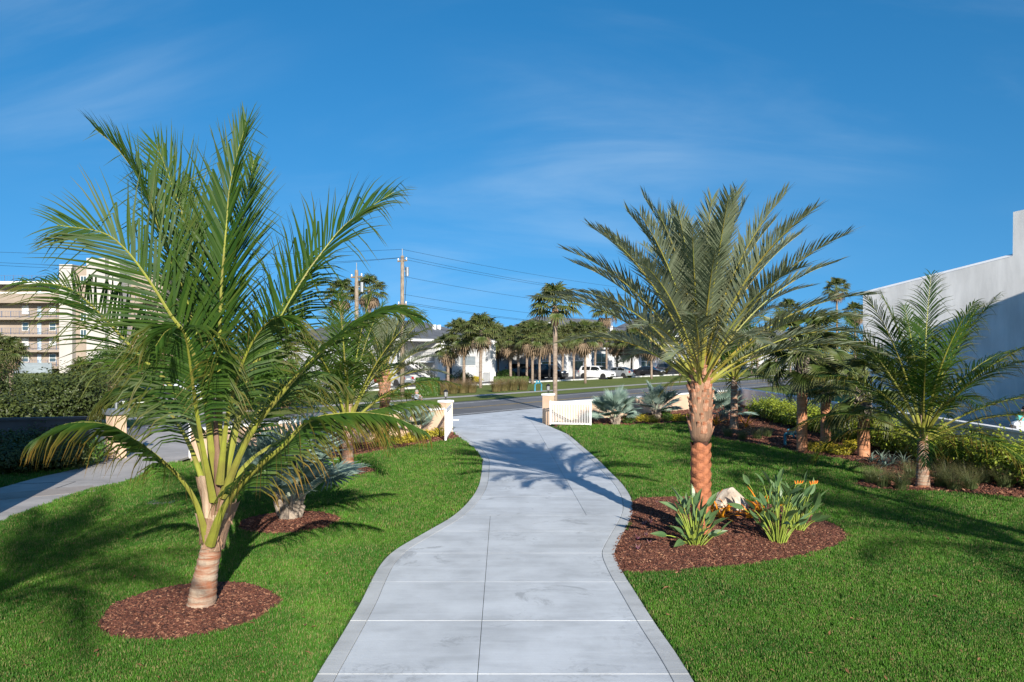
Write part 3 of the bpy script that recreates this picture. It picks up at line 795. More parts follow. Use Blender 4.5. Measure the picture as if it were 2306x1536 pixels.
T1 = C1((452,1385,0),(458,1330,0),(468,1270,0),(478,1225,0),(486,1150,0),(492,1060,.05))
cp1 = cocopalm(B1, 'largest coconut palm in the left foreground, short ringed trunk in a mulch circle', 2, fr1, T1, [.190,.165,.137,.128,.122,.10,.06], 41, sheaths=0)
# fibre wrapping, torn sheaths and the dry spathe in the crown's heart
rng = random.Random(9)
fc = MB(); fp, _l = resample(smooth_line(T1[3:], 6), 14); fc.tube(fp, [.130,.145,.155,.16,.16,.155,.15,.142,.134,.126,.115,.104,.092,.08,.06], 14, 0, rng=rng, jit=.09); fc.build('fibre_core', M['fibre'], cp1, True)
mbf, pth = stem(T1, [.190,.165,.137,.128,.122,.10,.06], 10)
for k in range(12):
    s = MB(); i0 = rng.randint(22, 34); i1 = min(48, i0+rng.randint(9, 16))
    sheath(s, pth, i0, i1, rng.uniform(0, 6.28), rng.uniform(1.3, 2.4), .165, .155, rng, flare=rng.uniform(-.02, .15))
    s.build('leaf_sheath', M['sheath'] if k % 3 else M['fibre'], cp1, True)
for k in range(5):
    s = MB(); a = rng.uniform(-2.8, 0.2); b0 = pth[rng.randint(26, 36)]
    p0 = b0+V((math.cos(a)*.155, math.sin(a)*.155, 0)); ln = rng.uniform(.15, .5)
    pts = [p0]
    for j in range(6): pts.append(pts[-1]+V((math.cos(a)*.012+rng.uniform(-.02,.02), math.sin(a)*.012+rng.uniform(-.02,.02), -ln/6)))
    s.tube(pts, [.012, .03, .022, .026, .014, .012, .003], 5, 0, flat=.25, rng=rng, jit=.3)
    s.build('hanging_fibre', M['fibre'], cp1, True)
s = MB(); s.tube(C1((490,1150,-.12),(489,1040,-.1),(486,960,-.06),(482,880,0)), [.05,.045,.03,.006], 7, 0, flat=.5); s.build('flower_spathe', M['fibre'], cp1, True)
s = MB(); s.tube([P(437,1404), P(437,1404)+V((0.0,.02,.085))], [.013,.012], 8); s.build('stake', M['wood'])
tag(bpy.data.objects['stake'], 'short wooden stake stuck in the mulch before the largest coconut palm', 'stake')

# ---- other coconut palms
def coco_auto(basepx, label, th, ln, nfr, seed, tr=.16, extra=(), lean=(0,0), **kw):
    b = P(*basepx)
    top = V((lean[0], lean[1], th))
    fr = auto_fronds(top+V((0,0,.25)), nfr, ln, seed, **kw)
    fr += list(extra)
    return cocopalm(b, label, th, fr, [V((0,0,-.02)), top*.3, top*.65, top, top+V((0,0,.6))], [tr*1.15, tr*.95, tr*.85, tr*.75, tr*.3], seed)
CK = dict(L=.72, n=58, drop=.65, vee=.3, start=.24, rr=(.036,.004), wid=1.3)
coco_auto((783,1064), 'small coconut palm with yellow green stems in the middle of the left lawn', 1.35, 3.6, 21, 12, .17, el0=(84, 22), bend=(.25, 1.5), **CK)
b = P(2078, 1099)
coco_auto((2078,1099), 'coconut palm at the far right standing among tufted grasses by the hedge', 1.25, 3.7, 30, 23, .15, el0=(84, 12), bend=(.3, 1.45), az0=.5, **CK)
coco_auto((1653,967), 'coconut palm half hidden behind the large date palm, between orange bromeliads', 2.2, 3.5, 20, 37, .17, el0=(84, 18), bend=(.3, 1.5), **CK)

# ---- date palms
def datepalm(base, label, th, nf, ln, seed, tr=.185, detail=True, spread=(86, 2), L=.46, n=58):
    rng = random.Random(seed)
    root = tag(empty('date_palm', base), label, 'palm tree', 'date palms')
    zc = th*.60                         # clean stem below, thick old boots above
    mb = MB(); mb.tube([V((0,0,-.05+zc*1.04*k/16)) for k in range(17)], [tr*.90]*17, 14); mb.build('trunk', M['date_core'], root, True)
    # leaf scars: overlapping lens shaped scales in a spiral
    sm = MB(); wv, hh = tr*1.02, .150
    cols = 7; grid = []
    for j in range(5):
        v = j/4; row = []
        for i in range(cols):
            u = i/(cols-1)*2-1
            hgt = hh*max(0,1-abs(u)**1.6)
            row.append(sm.vert((u*wv*.92, -(.0+.058*(1-abs(u)**1.5)*math.sin(min(1, v*1.05)*math.pi*.62))+ (1-math.cos(u*.95))*tr*.9, (v-.5)*hgt), (v, .5, 0)))
        grid.append(row)
    for j in range(4):
        for i in range(cols-1): sm.face((grid[j][i], grid[j][i+1], grid[j+1][i+1], grid[j+1][i]))
    sme = sm.mesh('leaf_scar', [M['date_scar']], True)
    if detail:
        nr = int(zc/.088)
        for r_ in range(nr):
            for c_ in range(4):
                a = 2*math.pi*(c_+.5*(r_ % 2))/4+rng.uniform(-.05, .05)+.35
                z = .03+r_*.088
                mw = Matrix.Translation((math.cos(a)*tr*.93, math.sin(a)*tr*.93, z)) @ Matrix.Rotation(a+math.pi/2, 4, 'Z') @ Matrix.Rotation(R(rng.uniform(-15,-7)), 4, 'X') @ Matrix.Diagonal((rng.uniform(.95,1.1), 1.0, rng.uniform(.9,1.15), 1))
                add('leaf_scar', sme, root, mw)
    up = MB(); zt = th+.35; m = 14
    up.tube([V((0,0,zc+(zt-zc)*k/m)) for k in range(m+1)], [tr*(1.02 if k == 0 else 1.2 if k < 2 else 1.32 if k < 9 else 1.32-.07*(k-8)) for k in range(m+1)], 16, 0, rng=rng, jit=.045)
    up.build('boot_collar', M['fibre'], root, True)
    st = MB(); st.tube([(0,0,0),(0,.02,.10),(0,.045,.19)], [.058,.052,.044], 6, 0, flat=.45)
    stm = st.mesh('frond_stub', [M['date_stub']], False)
    if detail:
        for k in range(62):
            a = k*2.39996; z = zc+.12+(th-zc-.02)*k/62
            mw = Matrix.Translation((math.cos(a)*tr*1.16, math.sin(a)*tr*1.16, z)) @ Matrix.Rotation(a-math.pi/2, 4, 'Z') @ Matrix.Rotation(R(rng.uniform(-14, 8)), 4, 'X') @ Matrix.Rotation(R(rng.uniform(-12, 12)), 4, 'Y') @ Matrix.Scale(rng.uniform(.6, 1.15), 4)
            add('frond_stub', stm, root, mw)
    for k in range(nf):
        u = k/(nf-1); az = k*2.39996+rng.uniform(-.2, .2)
        el = R(spread[0]+(spread[1]-spread[0])*u**1.05+rng.uniform(-5, 5))
        bse = V((math.cos(az)*tr*.9*(.3+.7*u), math.sin(az)*tr*.9*(.3+.7*u), zt-.12-.42*u))
        f = MB()
        frond(f, arc(bse, az, min(el, R(88)), ln*rng.uniform(.9, 1.06)*(0.84+.16*math.sin(u*3.1)), .38+.62*u, twist=rng.uniform(-.2, .2)), L=L, n=n, w=.030, start=.26, vee=.5, drop=.2+.25*u, sweep=(52, 26), rr=(.024, .003), rng=random.Random(seed*77+k), age=.15+.5*u*u, segs=2, kink=0, ragged=.15, prof=(.45, 1.0, .5), wid=1.5, flatstem=.6)
        f.build('frond', [M['date'], M['date_rachis']], root)
    return root
DB = P(1578, 1216)
datepalm(DB, 'tall date palm with orange diamond patterned trunk beside the curving driveway', 3.0, 64, 3.45, 5, .155, L=.54, n=60, spread=(89, 33))
datepalm(P(866, 1008), 'date palm with grey green crown behind the small coconut palm on the left', 2.5, 38, 2.6, 8, .15, n=46, spread=(88, 26), L=.5)
# ------------------------------------------------------------------ fan palms
def fan(mb, c, d, up, Rd, n, arcw, rng, droop=.15, fuse=.5, pleat=.03, m=0, age=.3, cup=0.0):
    """one fan leaf: n pleated segments round centre c, opening towards d"""
    d = V(d).normalized(); up = (V(up)-d*V(up).dot(d)).normalized(); side = d.cross(up)
    da = 2*arcw/n
    ci = mb.vert(c, (0, rng.random(), age))
    for k in range(n):
        a = -arcw+da*(k+.5); g = rng.random()
        dr = d*math.cos(a)+side*math.sin(a)
        r = Rd*(.78+.22*math.cos(a*.6))*rng.uniform(.9, 1.08)
        rf = r*fuse
        def pt(ang, rad, h): return c+(d*math.cos(ang)+side*math.sin(ang))*rad+up*(h+cup*rad*abs(math.sin(ang))-droop*rad*rad/Rd*.35)
        dip = V((0,0,-droop*r*rng.uniform(.5, 1.5)))
        e0 = mb.vert(pt(a-da*.5, rf, -pleat), (.5, g, age)); e1 = mb.vert(pt(a+da*.5, rf, -pleat), (.5, g, age))
        mm = mb.vert(pt(a, rf, pleat*.6), (.5, g, age)); mm2 = mb.vert(pt(a, (rf+r)*.5, 0)+dip*.3, (.75, g, age))
        h0 = mb.vert(pt(a-da*.3, (rf+r)*.5, -pleat*.5)+dip*.3, (.75, g, age)); h1 = mb.vert(pt(a+da*.3, (rf+r)*.5, -pleat*.5)+dip*.3, (.75, g, age))
        tp = mb.vert(pt(a+rng.uniform(-.03,.03), r, 0)+dip, (1, g, age))
        for f in ((ci,e0,mm),(ci,mm,e1),(e0,h0,mm2,mm),(mm,mm2,h1,e1),(h0,tp,mm2),(mm2,tp,h1)): mb.face(f, m)
def fanleaf_mesh(seed, pet, Rd, n, arcw, droop, mats, fuse=.5, age=.3, pr=.016, bend=.35, cup=0.0):
    """petiole along +X from the origin, blade at its end; shared by copies"""
    rng = random.Random(seed); mb = MB()
    path = [V((pet*k/6, 0, -bend*pet*(k/6)**2*.5)) for k in range(7)]
    mb.tube(path, [pr*1.6, pr*1.1, pr, pr*.9, pr*.8, pr*.75, pr*.7], 5, 1, flat=.6)
    d = (path[-1]-path[-2]).normalized()
    fan(mb, path[-1], d+V((0,0,-.1)), V((0,0,1)), Rd, n, arcw, rng, droop, fuse, age=age, cup=cup)
    return mb.mesh('fan_leaf', mats)
def place_leaf(me, root, p, az, el, roll=0.0, s=1.0, name='leaf'):
    mw = Matrix.Translation(p) @ Matrix.Rotation(az, 4, 'Z') @ Matrix.Rotation(-el, 4, 'Y') @ Matrix.Rotation(roll, 4, 'X') @ Matrix.Scale(s, 4)
    return add(name, me, root, mw)
BM = [fanleaf_mesh(50+k, .75, .62, 30, R(150), .10, [M['silver'], M['silver_stem']], .46, .12, .022, .1, .12) for k in range(3)]
def bismarck(base, label, h, nl, s, seed, els=(80, -5)):
    rng = random.Random(seed)
    root = tag(empty('silver_fan_palm', base), label, 'palm tree', 'silver blue fan palms')
    mb = MB(); mb.tube([(0,0,-.03),(0,0,h*.5),(0,0,h)], [.17*s, .15*s, .11*s], 12, 0, rng=rng, jit=.06); mb.build('trunk', M['boot'], root, True)
    bt = MB(); bt.tube([(0,0,0),(.03,0,.1),(.09,0,.22)], [.06,.05,.03], 6, 0, flat=.5); bme = bt.mesh('boot', [M['boot']])
    for k in range(14):
        a = k*2.4; z = h*(.15+.7*k/14)
        add('leaf_base', bme, root, Matrix.Translation((math.cos(a)*.13*s, math.sin(a)*.13*s, z)) @ Matrix.Rotation(a, 4, 'Z') @ Matrix.Scale(s, 4))
    for k in range(nl):
        u = k/(nl-1); az = k*2.39996+rng.uniform(-.25, .25)
        el = R(els[0]+(els[1]-els[0])*u**.9+rng.uniform(-6, 6))
        place_leaf(BM[k % 3], root, (math.cos(az)*.06*s, math.sin(az)*.06*s, h-.02-.1*u), az, el, rng.uniform(-.4, .4), s*rng.uniform(.85, 1.12))
    return root
bismarck(P(652,1178), 'silver blue fan palm in a mulch circle behind the largest coconut palm', .5, 17, 1.3, 3, (86, 30))
bismarck(P(1386,958), 'silver blue fan palm beside the open white gate on the right', .4, 18, 1.1, 4, (86, 24))
bismarck(P(1478,944), 'silver blue fan palm second from the right gate, partly shaded before the tan wall', .5, 14, 1.08, 6, (86, 22))
bismarck(P(1630,953), 'silver blue fan palm with pale stems left of the hidden coconut palm', .45, 14, 1.05, 7, (86, 15))
bismarck(P(930,985), 'silver blue fan palm in front of the left tan wall', .35, 13, 1.0, 9, (86, 25))

SM = [fanleaf_mesh(80+k, .95, .62, 26, R(125), .32, [M['sabal'], M['sabal_stem']], .42, .3, .014, .5) for k in range(3)]
SD = [fanleaf_mesh(90+k, .75, .5, 16, R(110), .55, [M['sabal_dead'], M['sabal_dead']], .35, .5, .014, .9) for k in range(2)]
def sabal_near(basepx, label, zc, zb, seed, tr=.165, nl=30, bootmat='dark_boot'):
    """clean orange stem to zc, boots to zb, then the crown"""
    rng = random.Random(seed)
    root = tag(empty('cabbage_palm', P(*basepx)), label, 'palm tree', 'cabbage palms beside the hedge')
    mb = MB(); mb.tube([V((0,0,-.03+(zc+.05)*k/12)) for k in range(13)], [tr*(1.08-.006*k) for k in range(13)], 14, rng=rng, jit=.015); mb.build('trunk', M['sabal_trunk'], root, True)
    mb = MB(); mb.tube([V((0,0,zc+(zb-zc)*k/8)) for k in range(9)], [tr*(.99 if k == 0 else 1.12 if k < 7 else .8) for k in range(9)], 12, rng=rng, jit=.05); mb.build('boot_core', M['dark_boot'], root, True)
    bt = MB(); bt.tube([(0,0,0),(.035,0,.09),(.10,0,.20)], [.052,.045,.012], 5, 0, flat=.45); bm1 = bt.mesh('leaf_boot', [M[bootmat]]); bm2 = bt.mesh('leaf_boot', [M['boot']])
    nb = int((zb-zc)*42)
    for k in range(nb):
        a = k*2.39996; z = zc+(zb-zc)*k/nb*.97
        add('leaf_boot', bm2 if (k > nb*.72 or k < nb*.2) else bm1, root, Matrix.Translation((math.cos(a)*tr*1.05, math.sin(a)*tr*1.05, z)) @ Matrix.Rotation(a+rng.uniform(-.2,.2), 4, 'Z') @ Matrix.Rotation(R(rng.uniform(-12, 12)), 4, 'Y') @ Matrix.Scale(rng.uniform(.7, 1.1), 4))
    for k in range(nl):
        u = k/(nl-1); az = k*2.39996+rng.uniform(-.25, .25); el = R(82-108*u+rng.uniform(-7, 7))
        place_leaf(SM[k % 3], root, (math.cos(az)*.05, math.sin(az)*.05, zb+.02-.12*u), az, el, rng.uniform(-.5, .5), rng.uniform(.95, 1.25))
    return root
sabal_near((1806,1019), 'cabbage palm with clean orange trunk and black boots, leftmost of three by the hedge', 2.05, 3.5, 1, .165)
sabal_near((1859,1001), 'cabbage palm with orange trunk and grey boots, middle of three by the hedge', 1.55, 2.95, 2, .165, 34)
sabal_near((1945,1031), 'cabbage palm with the thickest orange trunk, rightmost of three by the hedge', 1.25, 2.2, 3, .18, 26, 'boot')

def sabal_crown(seed, nl=24, nd=10, s=1.0, n=14):
    """crown and dead skirt of a distant palm, one mesh each"""
    rng = random.Random(seed); cr = MB(); dd = MB()
    for k in range(nl):
        u = k/(nl-1); az = k*2.39996+rng.uniform(-.3, .3); el = R(84-100*u+rng.uniform(-8, 8))
        d = V((math.cos(az)*math.cos(el), math.sin(az)*math.cos(el), math.sin(el)))
        L = rng.uniform(.7, 1.0)*s; e = d*L+V((0,0,-.12*L))
        cr.tube([V((0,0,0)), d*L*.5, e], [.014, .012, .010], 3, 1, cap=False)
        fan(cr, e, d+V((0,0,-.25)), V((0,0,1)), .62*s, n, R(115), rng, .38, .4, age=.35)
    for k in range(nd):
        az = k*2.39996+rng.uniform(-.4, .4); el = R(rng.uniform(-75, -30))
        d = V((math.cos(az)*math.cos(el), math.sin(az)*math.cos(el), math.sin(el)))
        e = d*.75*s
        fan(dd, e, d+V((0,0,-.6)), V((math.cos(az),math.sin(az),.2)), .55*s, 9, R(100), rng, .5, .35, age=.5)
    return cr.mesh('crown', [M['sabal'], M['sabal_stem']]), dd.mesh('dead_leaves', [M['sabal_dead']])
CR = [sabal_crown(200+k, 36, [18, 11, 22][k]) for k in range(3)]
def sabal_far(px, pbase, pcrown, label, k, s=1.0, tr=.16, lean=0.0, orange=False, group='cabbage palms across the road'):
    b = P(px, pbase); y = b.y
    hc = (pbase-pcrown)*y/F
    root = tag(empty('cabbage_palm', b, k*1.3), label, 'palm tree', group)
    rng = random.Random(k)
    mb = MB(); mb.tube([V((lean*(j/8)**2, 0, -.05+(hc+.1)*j/8)) for j in range(9)], [tr*(1.1 if j == 0 else .95) for j in range(9)], 9, rng=rng, jit=.04); mb.build('trunk', M['far_trunk'], root, True)
    c, d = CR[k % 3]
    mw = Matrix.Translation((lean, 0, hc)) @ Matrix.Rotation(k*.9, 4, 'Z') @ Matrix.Scale(s, 4)
    o1 = add('crown', c, root, mw)
    o2 = add('dead_leaves', d, root, mw)
    if orange:
        mb = MB(); mb.tube([V((lean,0,hc-1.15)),V((lean,0,hc-.9)),V((lean,0,hc-.5)),V((lean,0,hc-.05))], [.17,.25,.24,.12], 10, rng=rng, jit=.08); mb.build('boot_collar', M['date_stub'], root, True)
        bpy.data.objects.remove(o2)
    return root
sabal_far(1250, 924, 690, 'tall slender cabbage palm just behind the right gate pillar with an orange collar', 1, 1.25, .145, orange=True)
far = [
 (1009,868,795,1.05,'short broad cabbage palm before the left condo stairs'),
 (1082,873,758,1.10,'tall cabbage palm before the white left condo, its trunk reaching the verge'),
 (1068,856,762,1.10,'cabbage palm left behind the tall one at the left condo windows'),
 (1030,858,760,1.05,'cabbage palm with trunk in the dark shrubs of the left condo'),
 (1110,851,775,1.05,'cabbage palm with shaded thin trunk right of the left condo corner'),
 (1122,850,780,1.0,'cabbage palm with orange brown trunk beside the shaded thin one'),
 (1146,852,782,1.05,'cabbage palm left of the round hedge, slightly leaning'),
 (1168,858,778,1.05,'cabbage palm with thick trunk rising from the clipped hedge'),
 (1186,857,770,1.0,'cabbage palm behind the black pickup van, hidden trunk'),
 (1199,864,772,1.05,'cabbage palm in front of the black van nose, leftmost on the far verge'),
 (1237,854,775,1.0,'cabbage palm behind the black van roof'),
 (1267,853,775,.95,'cabbage palm behind the white sedan'),
 (1318,863,758,1.0,'cabbage palm in front of the white SUV'),
 (1366,848,700,1.0,'slender tall cabbage palm standing before the dark grey hip roof'),
 (1390,848,770,.95,'cabbage palm by the condo entrance left of the outside stairs'),
 (1467,853,768,1.05,'cabbage palm in front of the black sedan'),
 (1531,846,700,1.0,'cabbage palm behind the date palm trunk near the dark SUV'),
 (1693,842,770,1.05,'cabbage palm left of a pair on the far right verge'),
 (1706,846,765,1.1,'cabbage palm right of a pair on the far right verge'),
 (1747,836,775,.95,'thin cabbage palm before the right white condo'),
 (1885,846,650,1.05,'tallest cabbage palm above the row of three, far beyond the hedge'),
 (1926,844,705,1.1,'cabbage palm with a hanging dead skirt beside the white building edge'),
 (1150,861,778,1.0,'cabbage palm standing right behind the fountain grasses'),
 (1215,857,770,1.05,'cabbage palm right of the one before the black van nose'),
 (1292,853,768,1.0,'cabbage palm between the white sedan and the white SUV'),
 (1340,851,752,1.0,'cabbage palm behind the white SUV roof'),
 (1422,849,768,1.0,'cabbage palm left of the black sedan'),
 (1045,870,770,1.0,'cabbage palm between the short broad one and the tall one'),
 (1600,846,705,1.1,'cabbage palm behind the date palm crown on the right'),
 (1780,843,700,1.2,'cabbage palm rising behind the leftmost orange trunk'),
 (1836,842,735,1.1,'cabbage palm between the orange trunks, beyond the road'),
 (26,905,793,1.0,'cabbage palm at the left edge above the big rounded shrub'),
 (-35,905,800,1.1,'cabbage palm cut by the left picture edge'),
 (185,880,838,1.0,'low cabbage palm behind the top of the big rounded shrub'),
 (240,882,842,1.0,'low brownish cabbage palm right of the big rounded shrub top'),
 (380,880,775,1.0,'cabbage palm seen through the left fronds of the largest coconut palm'),
 (652,878,800,1.0,'cabbage palm seen through the right fronds of the largest coconut palm'),
 (560,876,780,1.0,'cabbage palm behind the heart of the largest coconut palm'),
]
for k, (px, pb, pc, s, lb) in enumerate(far):
    if 1000 < px < 1300: pc -= 13
    sabal_far(px, pb, pc, lb, k, (42+5*math.sin(k*1.7))*s*(5950/(pb-HY))/F/1.42 if 0 < px < 1700 else s*1.45, lean=.25*math.sin(k*2.1))
for k, (px, pb, pc, lb) in enumerate([(770,868,662,'tall fan palm left of the broken utility pole, seen over the fronds'), (832,868,655,'tall fan palm right of the broken utility pole, seen over the fronds')]):
    sabal_far(px, pb, pc, lb, k+40, 1.5, .2, group='tall fan palms by the utility poles')
# ------------------------------------------------------------------ boundary walls, pillars, gate
def wall(name, p, q, h, thick, label, mat, capmat, group=None):
    root = tag(empty(name, (p.x, p.y, 0)), label, 'wall', group)
    d = (q-p); ln = d.length; root.rotation_euler = (0, 0, math.atan2(d.y, d.x))
    mb = MB(); mb.box(0, ln, -thick/2, thick/2, -.05, h); mb.build('wall_body', mat, root)
    k = 0; seg = 3.05; x = 0.0
    while x < ln-.01:
        e = min(ln, x+seg); mb = MB(); mb.box(x+.004, e-.004, -thick/2-.045, thick/2+.045, h+.002, h+.075); mb.build('cap', capmat, root); x = e
    return root
PILL, PILR = pilL+V((0,.2,0)), pilR+V((0,.2,0))
wall('garden_wall', PILL-UD*.2, wallLend, 1.0, .2, 'tan stucco wall with white cap left of the driveway', M['stucco_tan'], M['cap_white'], 'front walls')
wall('garden_wall', PILR+UD*.22, cornerR, .95, .2, 'tan stucco wall with white cap behind the silver palms on the right', M['stucco_tan'], M['cap_white'], 'front walls')
wall('side_wall', cornerR+V((.0,-.1,0)), V((FX, 6, 0)), 1.05, .2, 'long white side wall behind the hedge, in shade', M['stucco_white'], M['cap_white'])
def pillar(p, h, wd, label, lab2):
    rz = math.atan2(UD.y, UD.x)
    root = tag(empty('gate_pillar', (p.x,p.y,0), rz), label, 'pillar', 'gate pillars')
    a = wd/2
    mb = MB(); mb.box(-a, a, -a, a, -.05, h-.11); mb.build('shaft', M['stucco_tan'], root)
    mb = MB(); c = a+.035
    i0=[mb.vert(q) for q in ((-c,-c,h-.108),(c,-c,h-.108),(c,c,h-.108),(-c,c,h-.108))]; i1=[mb.vert(q) for q in ((-c,-c,h-.02),(c,-c,h-.02),(c,c,h-.02),(-c,c,h-.02))]; i2=[mb.vert(q) for q in ((-a*.6,-a*.6,h),(a*.6,-a*.6,h),(a*.6,a*.6,h),(-a*.6,a*.6,h))]
    for A,B in ((i0,i1),(i1,i2)):
        for k in range(4): mb.face((A[k],A[(k+1)%4],B[(k+1)%4],B[k]))
    mb.face(i2); mb.face(i0[::-1]); mb.build('cap', M['cap_white'], root)
    lan = tag(empty('post_lantern', (p.x,p.y,h), rz), lab2, 'lantern', 'post lanterns')
    mb = MB(); mb.tube([(0,0,0),(0,0,.015),(0,0,.02),(0,0,.10),(0,0,.11),(0,0,.13)], [.07,.07,.022,.022,.06,.075], 10); mb.build('stem', M['black_metal'], lan)
    mb = MB(); mb.tube([(0,0,.135),(0,0,.34)], [.068,.085], 6); mb.build('glass', M['lamp_glass'], lan)
    for k in range(6):
        a_ = math.pi/3*k; mb = MB(); mb.tube([(math.cos(a_)*.072,math.sin(a_)*.072,.13),(math.cos(a_)*.09,math.sin(a_)*.09,.345)], .009, 4); mb.build('bar', M['black_metal'], lan)
    mb = MB(); mb.tube([(0,0,.345),(0,0,.36),(0,0,.42),(0,0,.44),(0,0,.47)], [.115,.115,.05,.018,.008], 10); mb.build('roof', M['black_metal'], lan)
pillar(PILL, 1.40, .42, 'tan gate pillar left of the driveway, next to the edge-on gate leaf', 'black lantern on the left gate pillar')
pillar(PILR, 1.47, .40, 'tan gate pillar right of the driveway, next to the face-on gate leaf', 'black lantern on the right gate pillar')
def gate(hinge, end, h, label, n):
    d = end-hinge; ln = Vector((d.x,d.y)).length
    root = tag(empty('gate_leaf', (hinge.x,hinge.y,0), math.atan2(d.y, d.x)), label, 'gate', 'white driveway gate leaves')
    z0 = .07
    for x in (0, ln-.07):
        mb = MB(); mb.box(x, x+.07, -.035, .035, z0, h); mb.build('stile', M['white_metal'], root)
    for za, zb in ((z0+.02, z0+.09), (h-.16, h-.11), (h-.07, h-.02)):
        mb = MB(); mb.box(.071, ln-.071, -.024, .024, za, zb); mb.build('rail', M['white_metal'], root)
    mb = MB(); mb.box(-.011, .011, -.011, .011, z0+.092, h-.163); me = mb.mesh('bar', [M['white_metal']])
    for k in range(n): add('bar', me, root, Matrix.Translation((.07+(ln-.14)*(k+.5)/n, 0, 0)))
    if n: 
        mb = MB()
        for k in range(n//2):
            x = .07+(ln-.14)*(2*k+1)/n; mb.tube([(x+.034*math.cos(t),0,h-.09+.02*math.sin(t)) for t in [math.pi*2*j/8 for j in range(9)]], .004, 4)
        mb.build('ring_row', M['white_metal'], root)
    return root
hr = P(1238, 959); gate(hr+V((0,-.02,0)), P(1332, 961), 1.17, 'open white barred gate leaf facing the viewer at the right pillar', 24)
hl = pilL+V((.24,.25,0)); gl = gate(hl, P(1003.5, 996)+V((.0,0,0)), 1.25, 'open white gate leaf seen almost edge-on at the left pillar', 20)
mb = MB(); mb.box(1.2, 1.24, .04, .38, .62, .66); mb.build('latch_arm', M['white_metal'], gl)
M['shade_painted'] = plain('shade_painted_wall', (0.10,0.10,0.105), .9, .1, 1)  # deep shade put into the wall's colour; its own tone is unknown
# neighbour's entrance on the left: pillar, post, wall, dark hedge
q = P(262, 1032)
root = tag(empty('entrance_pillar', (q.x,q.y,0), math.atan2(UD.y,UD.x)), 'grey capped tan entrance pillar across the left driveway', 'pillar')
mb = MB(); mb.box(-.22,.22,-.22,.22,-.05,1.42); mb.build('shaft', M['stucco_tan'], root)
mb = MB(); mb.box(-.31,.31,-.31,.31,1.422,1.60); mb.build('cap', M['grey_metal'], root)
mb = MB(); mb.tube([(0,0,1.60),(0,0,2.0)], .045, 8); mb.build('lamp_post', M['grey_metal'], root)
wall('entrance_wall', V((q.x-.3,q.y-.1,0)), V((q.x-2.6, q.y-.75, 0)), .95, .2, 'short white wall joined to the grey capped entrance pillar', M['stucco_white'], M['stucco_white'])
q2 = P(90, 1052); wall('boundary_wall', V((q2.x+.9,q2.y+1.0,0)), V((q2.x-9, q2.y-1.2, 0)), 1.35, .2, 'wall with painted-in shade at the far left behind the dark hedge', M['shade_painted'], M['shade_painted'])
q = P(430, 1028)
root = tag(empty('post', (q.x,q.y,0)), 'single white square post between the left driveway and the coconut palm', 'post')
mb = MB(); mb.box(-.05,.05,-.05,.05,-.05,1.05); mb.build('shaft', M['white_metal'], root)
mb = MB(); mb.box(-.065,.065,-.065,.065,1.052,1.09); mb.build('cap', M['white_metal'], root)

# ------------------------------------------------------------------ shrubs and small plants
def leafblob(mb, c, r, n, size, rng, shell=.55, up=.35, rough=.25, light=None, flatb=True):
    """leaves through an uneven blob; lv.g is lighter towards the outside"""
    sd = rng.uniform(0, 100)
    for _ in range(n):
        z = rng.uniform(-1, 1); a = rng.uniform(0, 6.283); q = math.sqrt(1-z*z)
        d = V((q*math.cos(a), q*math.sin(a), z))
        f = shell+(1-shell)*rng.random()**.5
        rr = 1+rough*noise.noise(d*2.2+V((sd,0,0)))*2
        p = V((c[0]+d.x*r[0]*rr*f, c[1]+d.y*r[1]*rr*f, c[2]+d.z*r[2]*rr*f))
        if flatb and p.z < .03: continue
        nrm = (d+V((rng.uniform(-.8,.8), rng.uniform(-.8,.8), rng.uniform(-.4,.9)+up))).normalized()
        t = nrm.cross(V((rng.uniform(-1,1), rng.uniform(-1,1), rng.uniform(-1,1)))).normalized(); b = nrm.cross(t)
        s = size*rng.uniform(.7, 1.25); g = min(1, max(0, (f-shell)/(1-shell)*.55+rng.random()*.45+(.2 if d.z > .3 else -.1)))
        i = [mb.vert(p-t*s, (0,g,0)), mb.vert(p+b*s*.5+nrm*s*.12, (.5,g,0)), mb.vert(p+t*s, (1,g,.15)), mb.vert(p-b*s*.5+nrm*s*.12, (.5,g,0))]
        mb.face(i)
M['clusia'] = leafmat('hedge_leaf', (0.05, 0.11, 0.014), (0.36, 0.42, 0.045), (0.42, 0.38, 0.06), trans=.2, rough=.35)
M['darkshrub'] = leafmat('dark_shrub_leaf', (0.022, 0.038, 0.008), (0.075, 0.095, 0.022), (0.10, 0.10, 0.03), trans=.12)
M['box'] = leafmat('clipped_hedge_leaf', (0.03, 0.075, 0.012), (0.10, 0.19, 0.025), (0.2, 0.25, .05), trans=.2)
M['yellow'] = leafmat('golden_shrub_leaf', (0.20, 0.22, 0.025), (0.60, 0.46, 0.035), (0.65, 0.5, 0.08), trans=.2)
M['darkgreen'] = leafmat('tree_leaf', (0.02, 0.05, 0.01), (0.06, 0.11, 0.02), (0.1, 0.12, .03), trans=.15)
M['muhly'] = leafmat('tuft_grass_leaf', (0.055, 0.10, 0.03), (0.15, 0.17, 0.07), (0.27, 0.21, 0.11), trans=.25)
M['fountain'] = leafmat('brown_fountain_grass', (0.12, 0.12, 0.04), (0.22, 0.16, 0.08), (0.33, 0.20, 0.13), trans=.25)
M['brom'] = leafmat('orange_bromeliad_leaf', (0.62, 0.22, 0.015), (0.75, 0.34, 0.02), (0.70, 0.14, 0.01), trans=.2)
M['purple'] = leafmat('purple_plant_leaf', (0.14, 0.025, 0.09), (0.28, 0.12, 0.17), (0.2, 0.2, .08), trans=.2)
M['paddle'] = leafmat('bird_of_paradise_leaf', (0.06, 0.125, 0.045), (0.12, 0.20, 0.085), (0.2, 0.25, .08), trans=.2, rough=.35)
M['paddle_stem'] = plain('bird_of_paradise_stem', (0.28, 0.36, 0.06), .4, .15, 5)
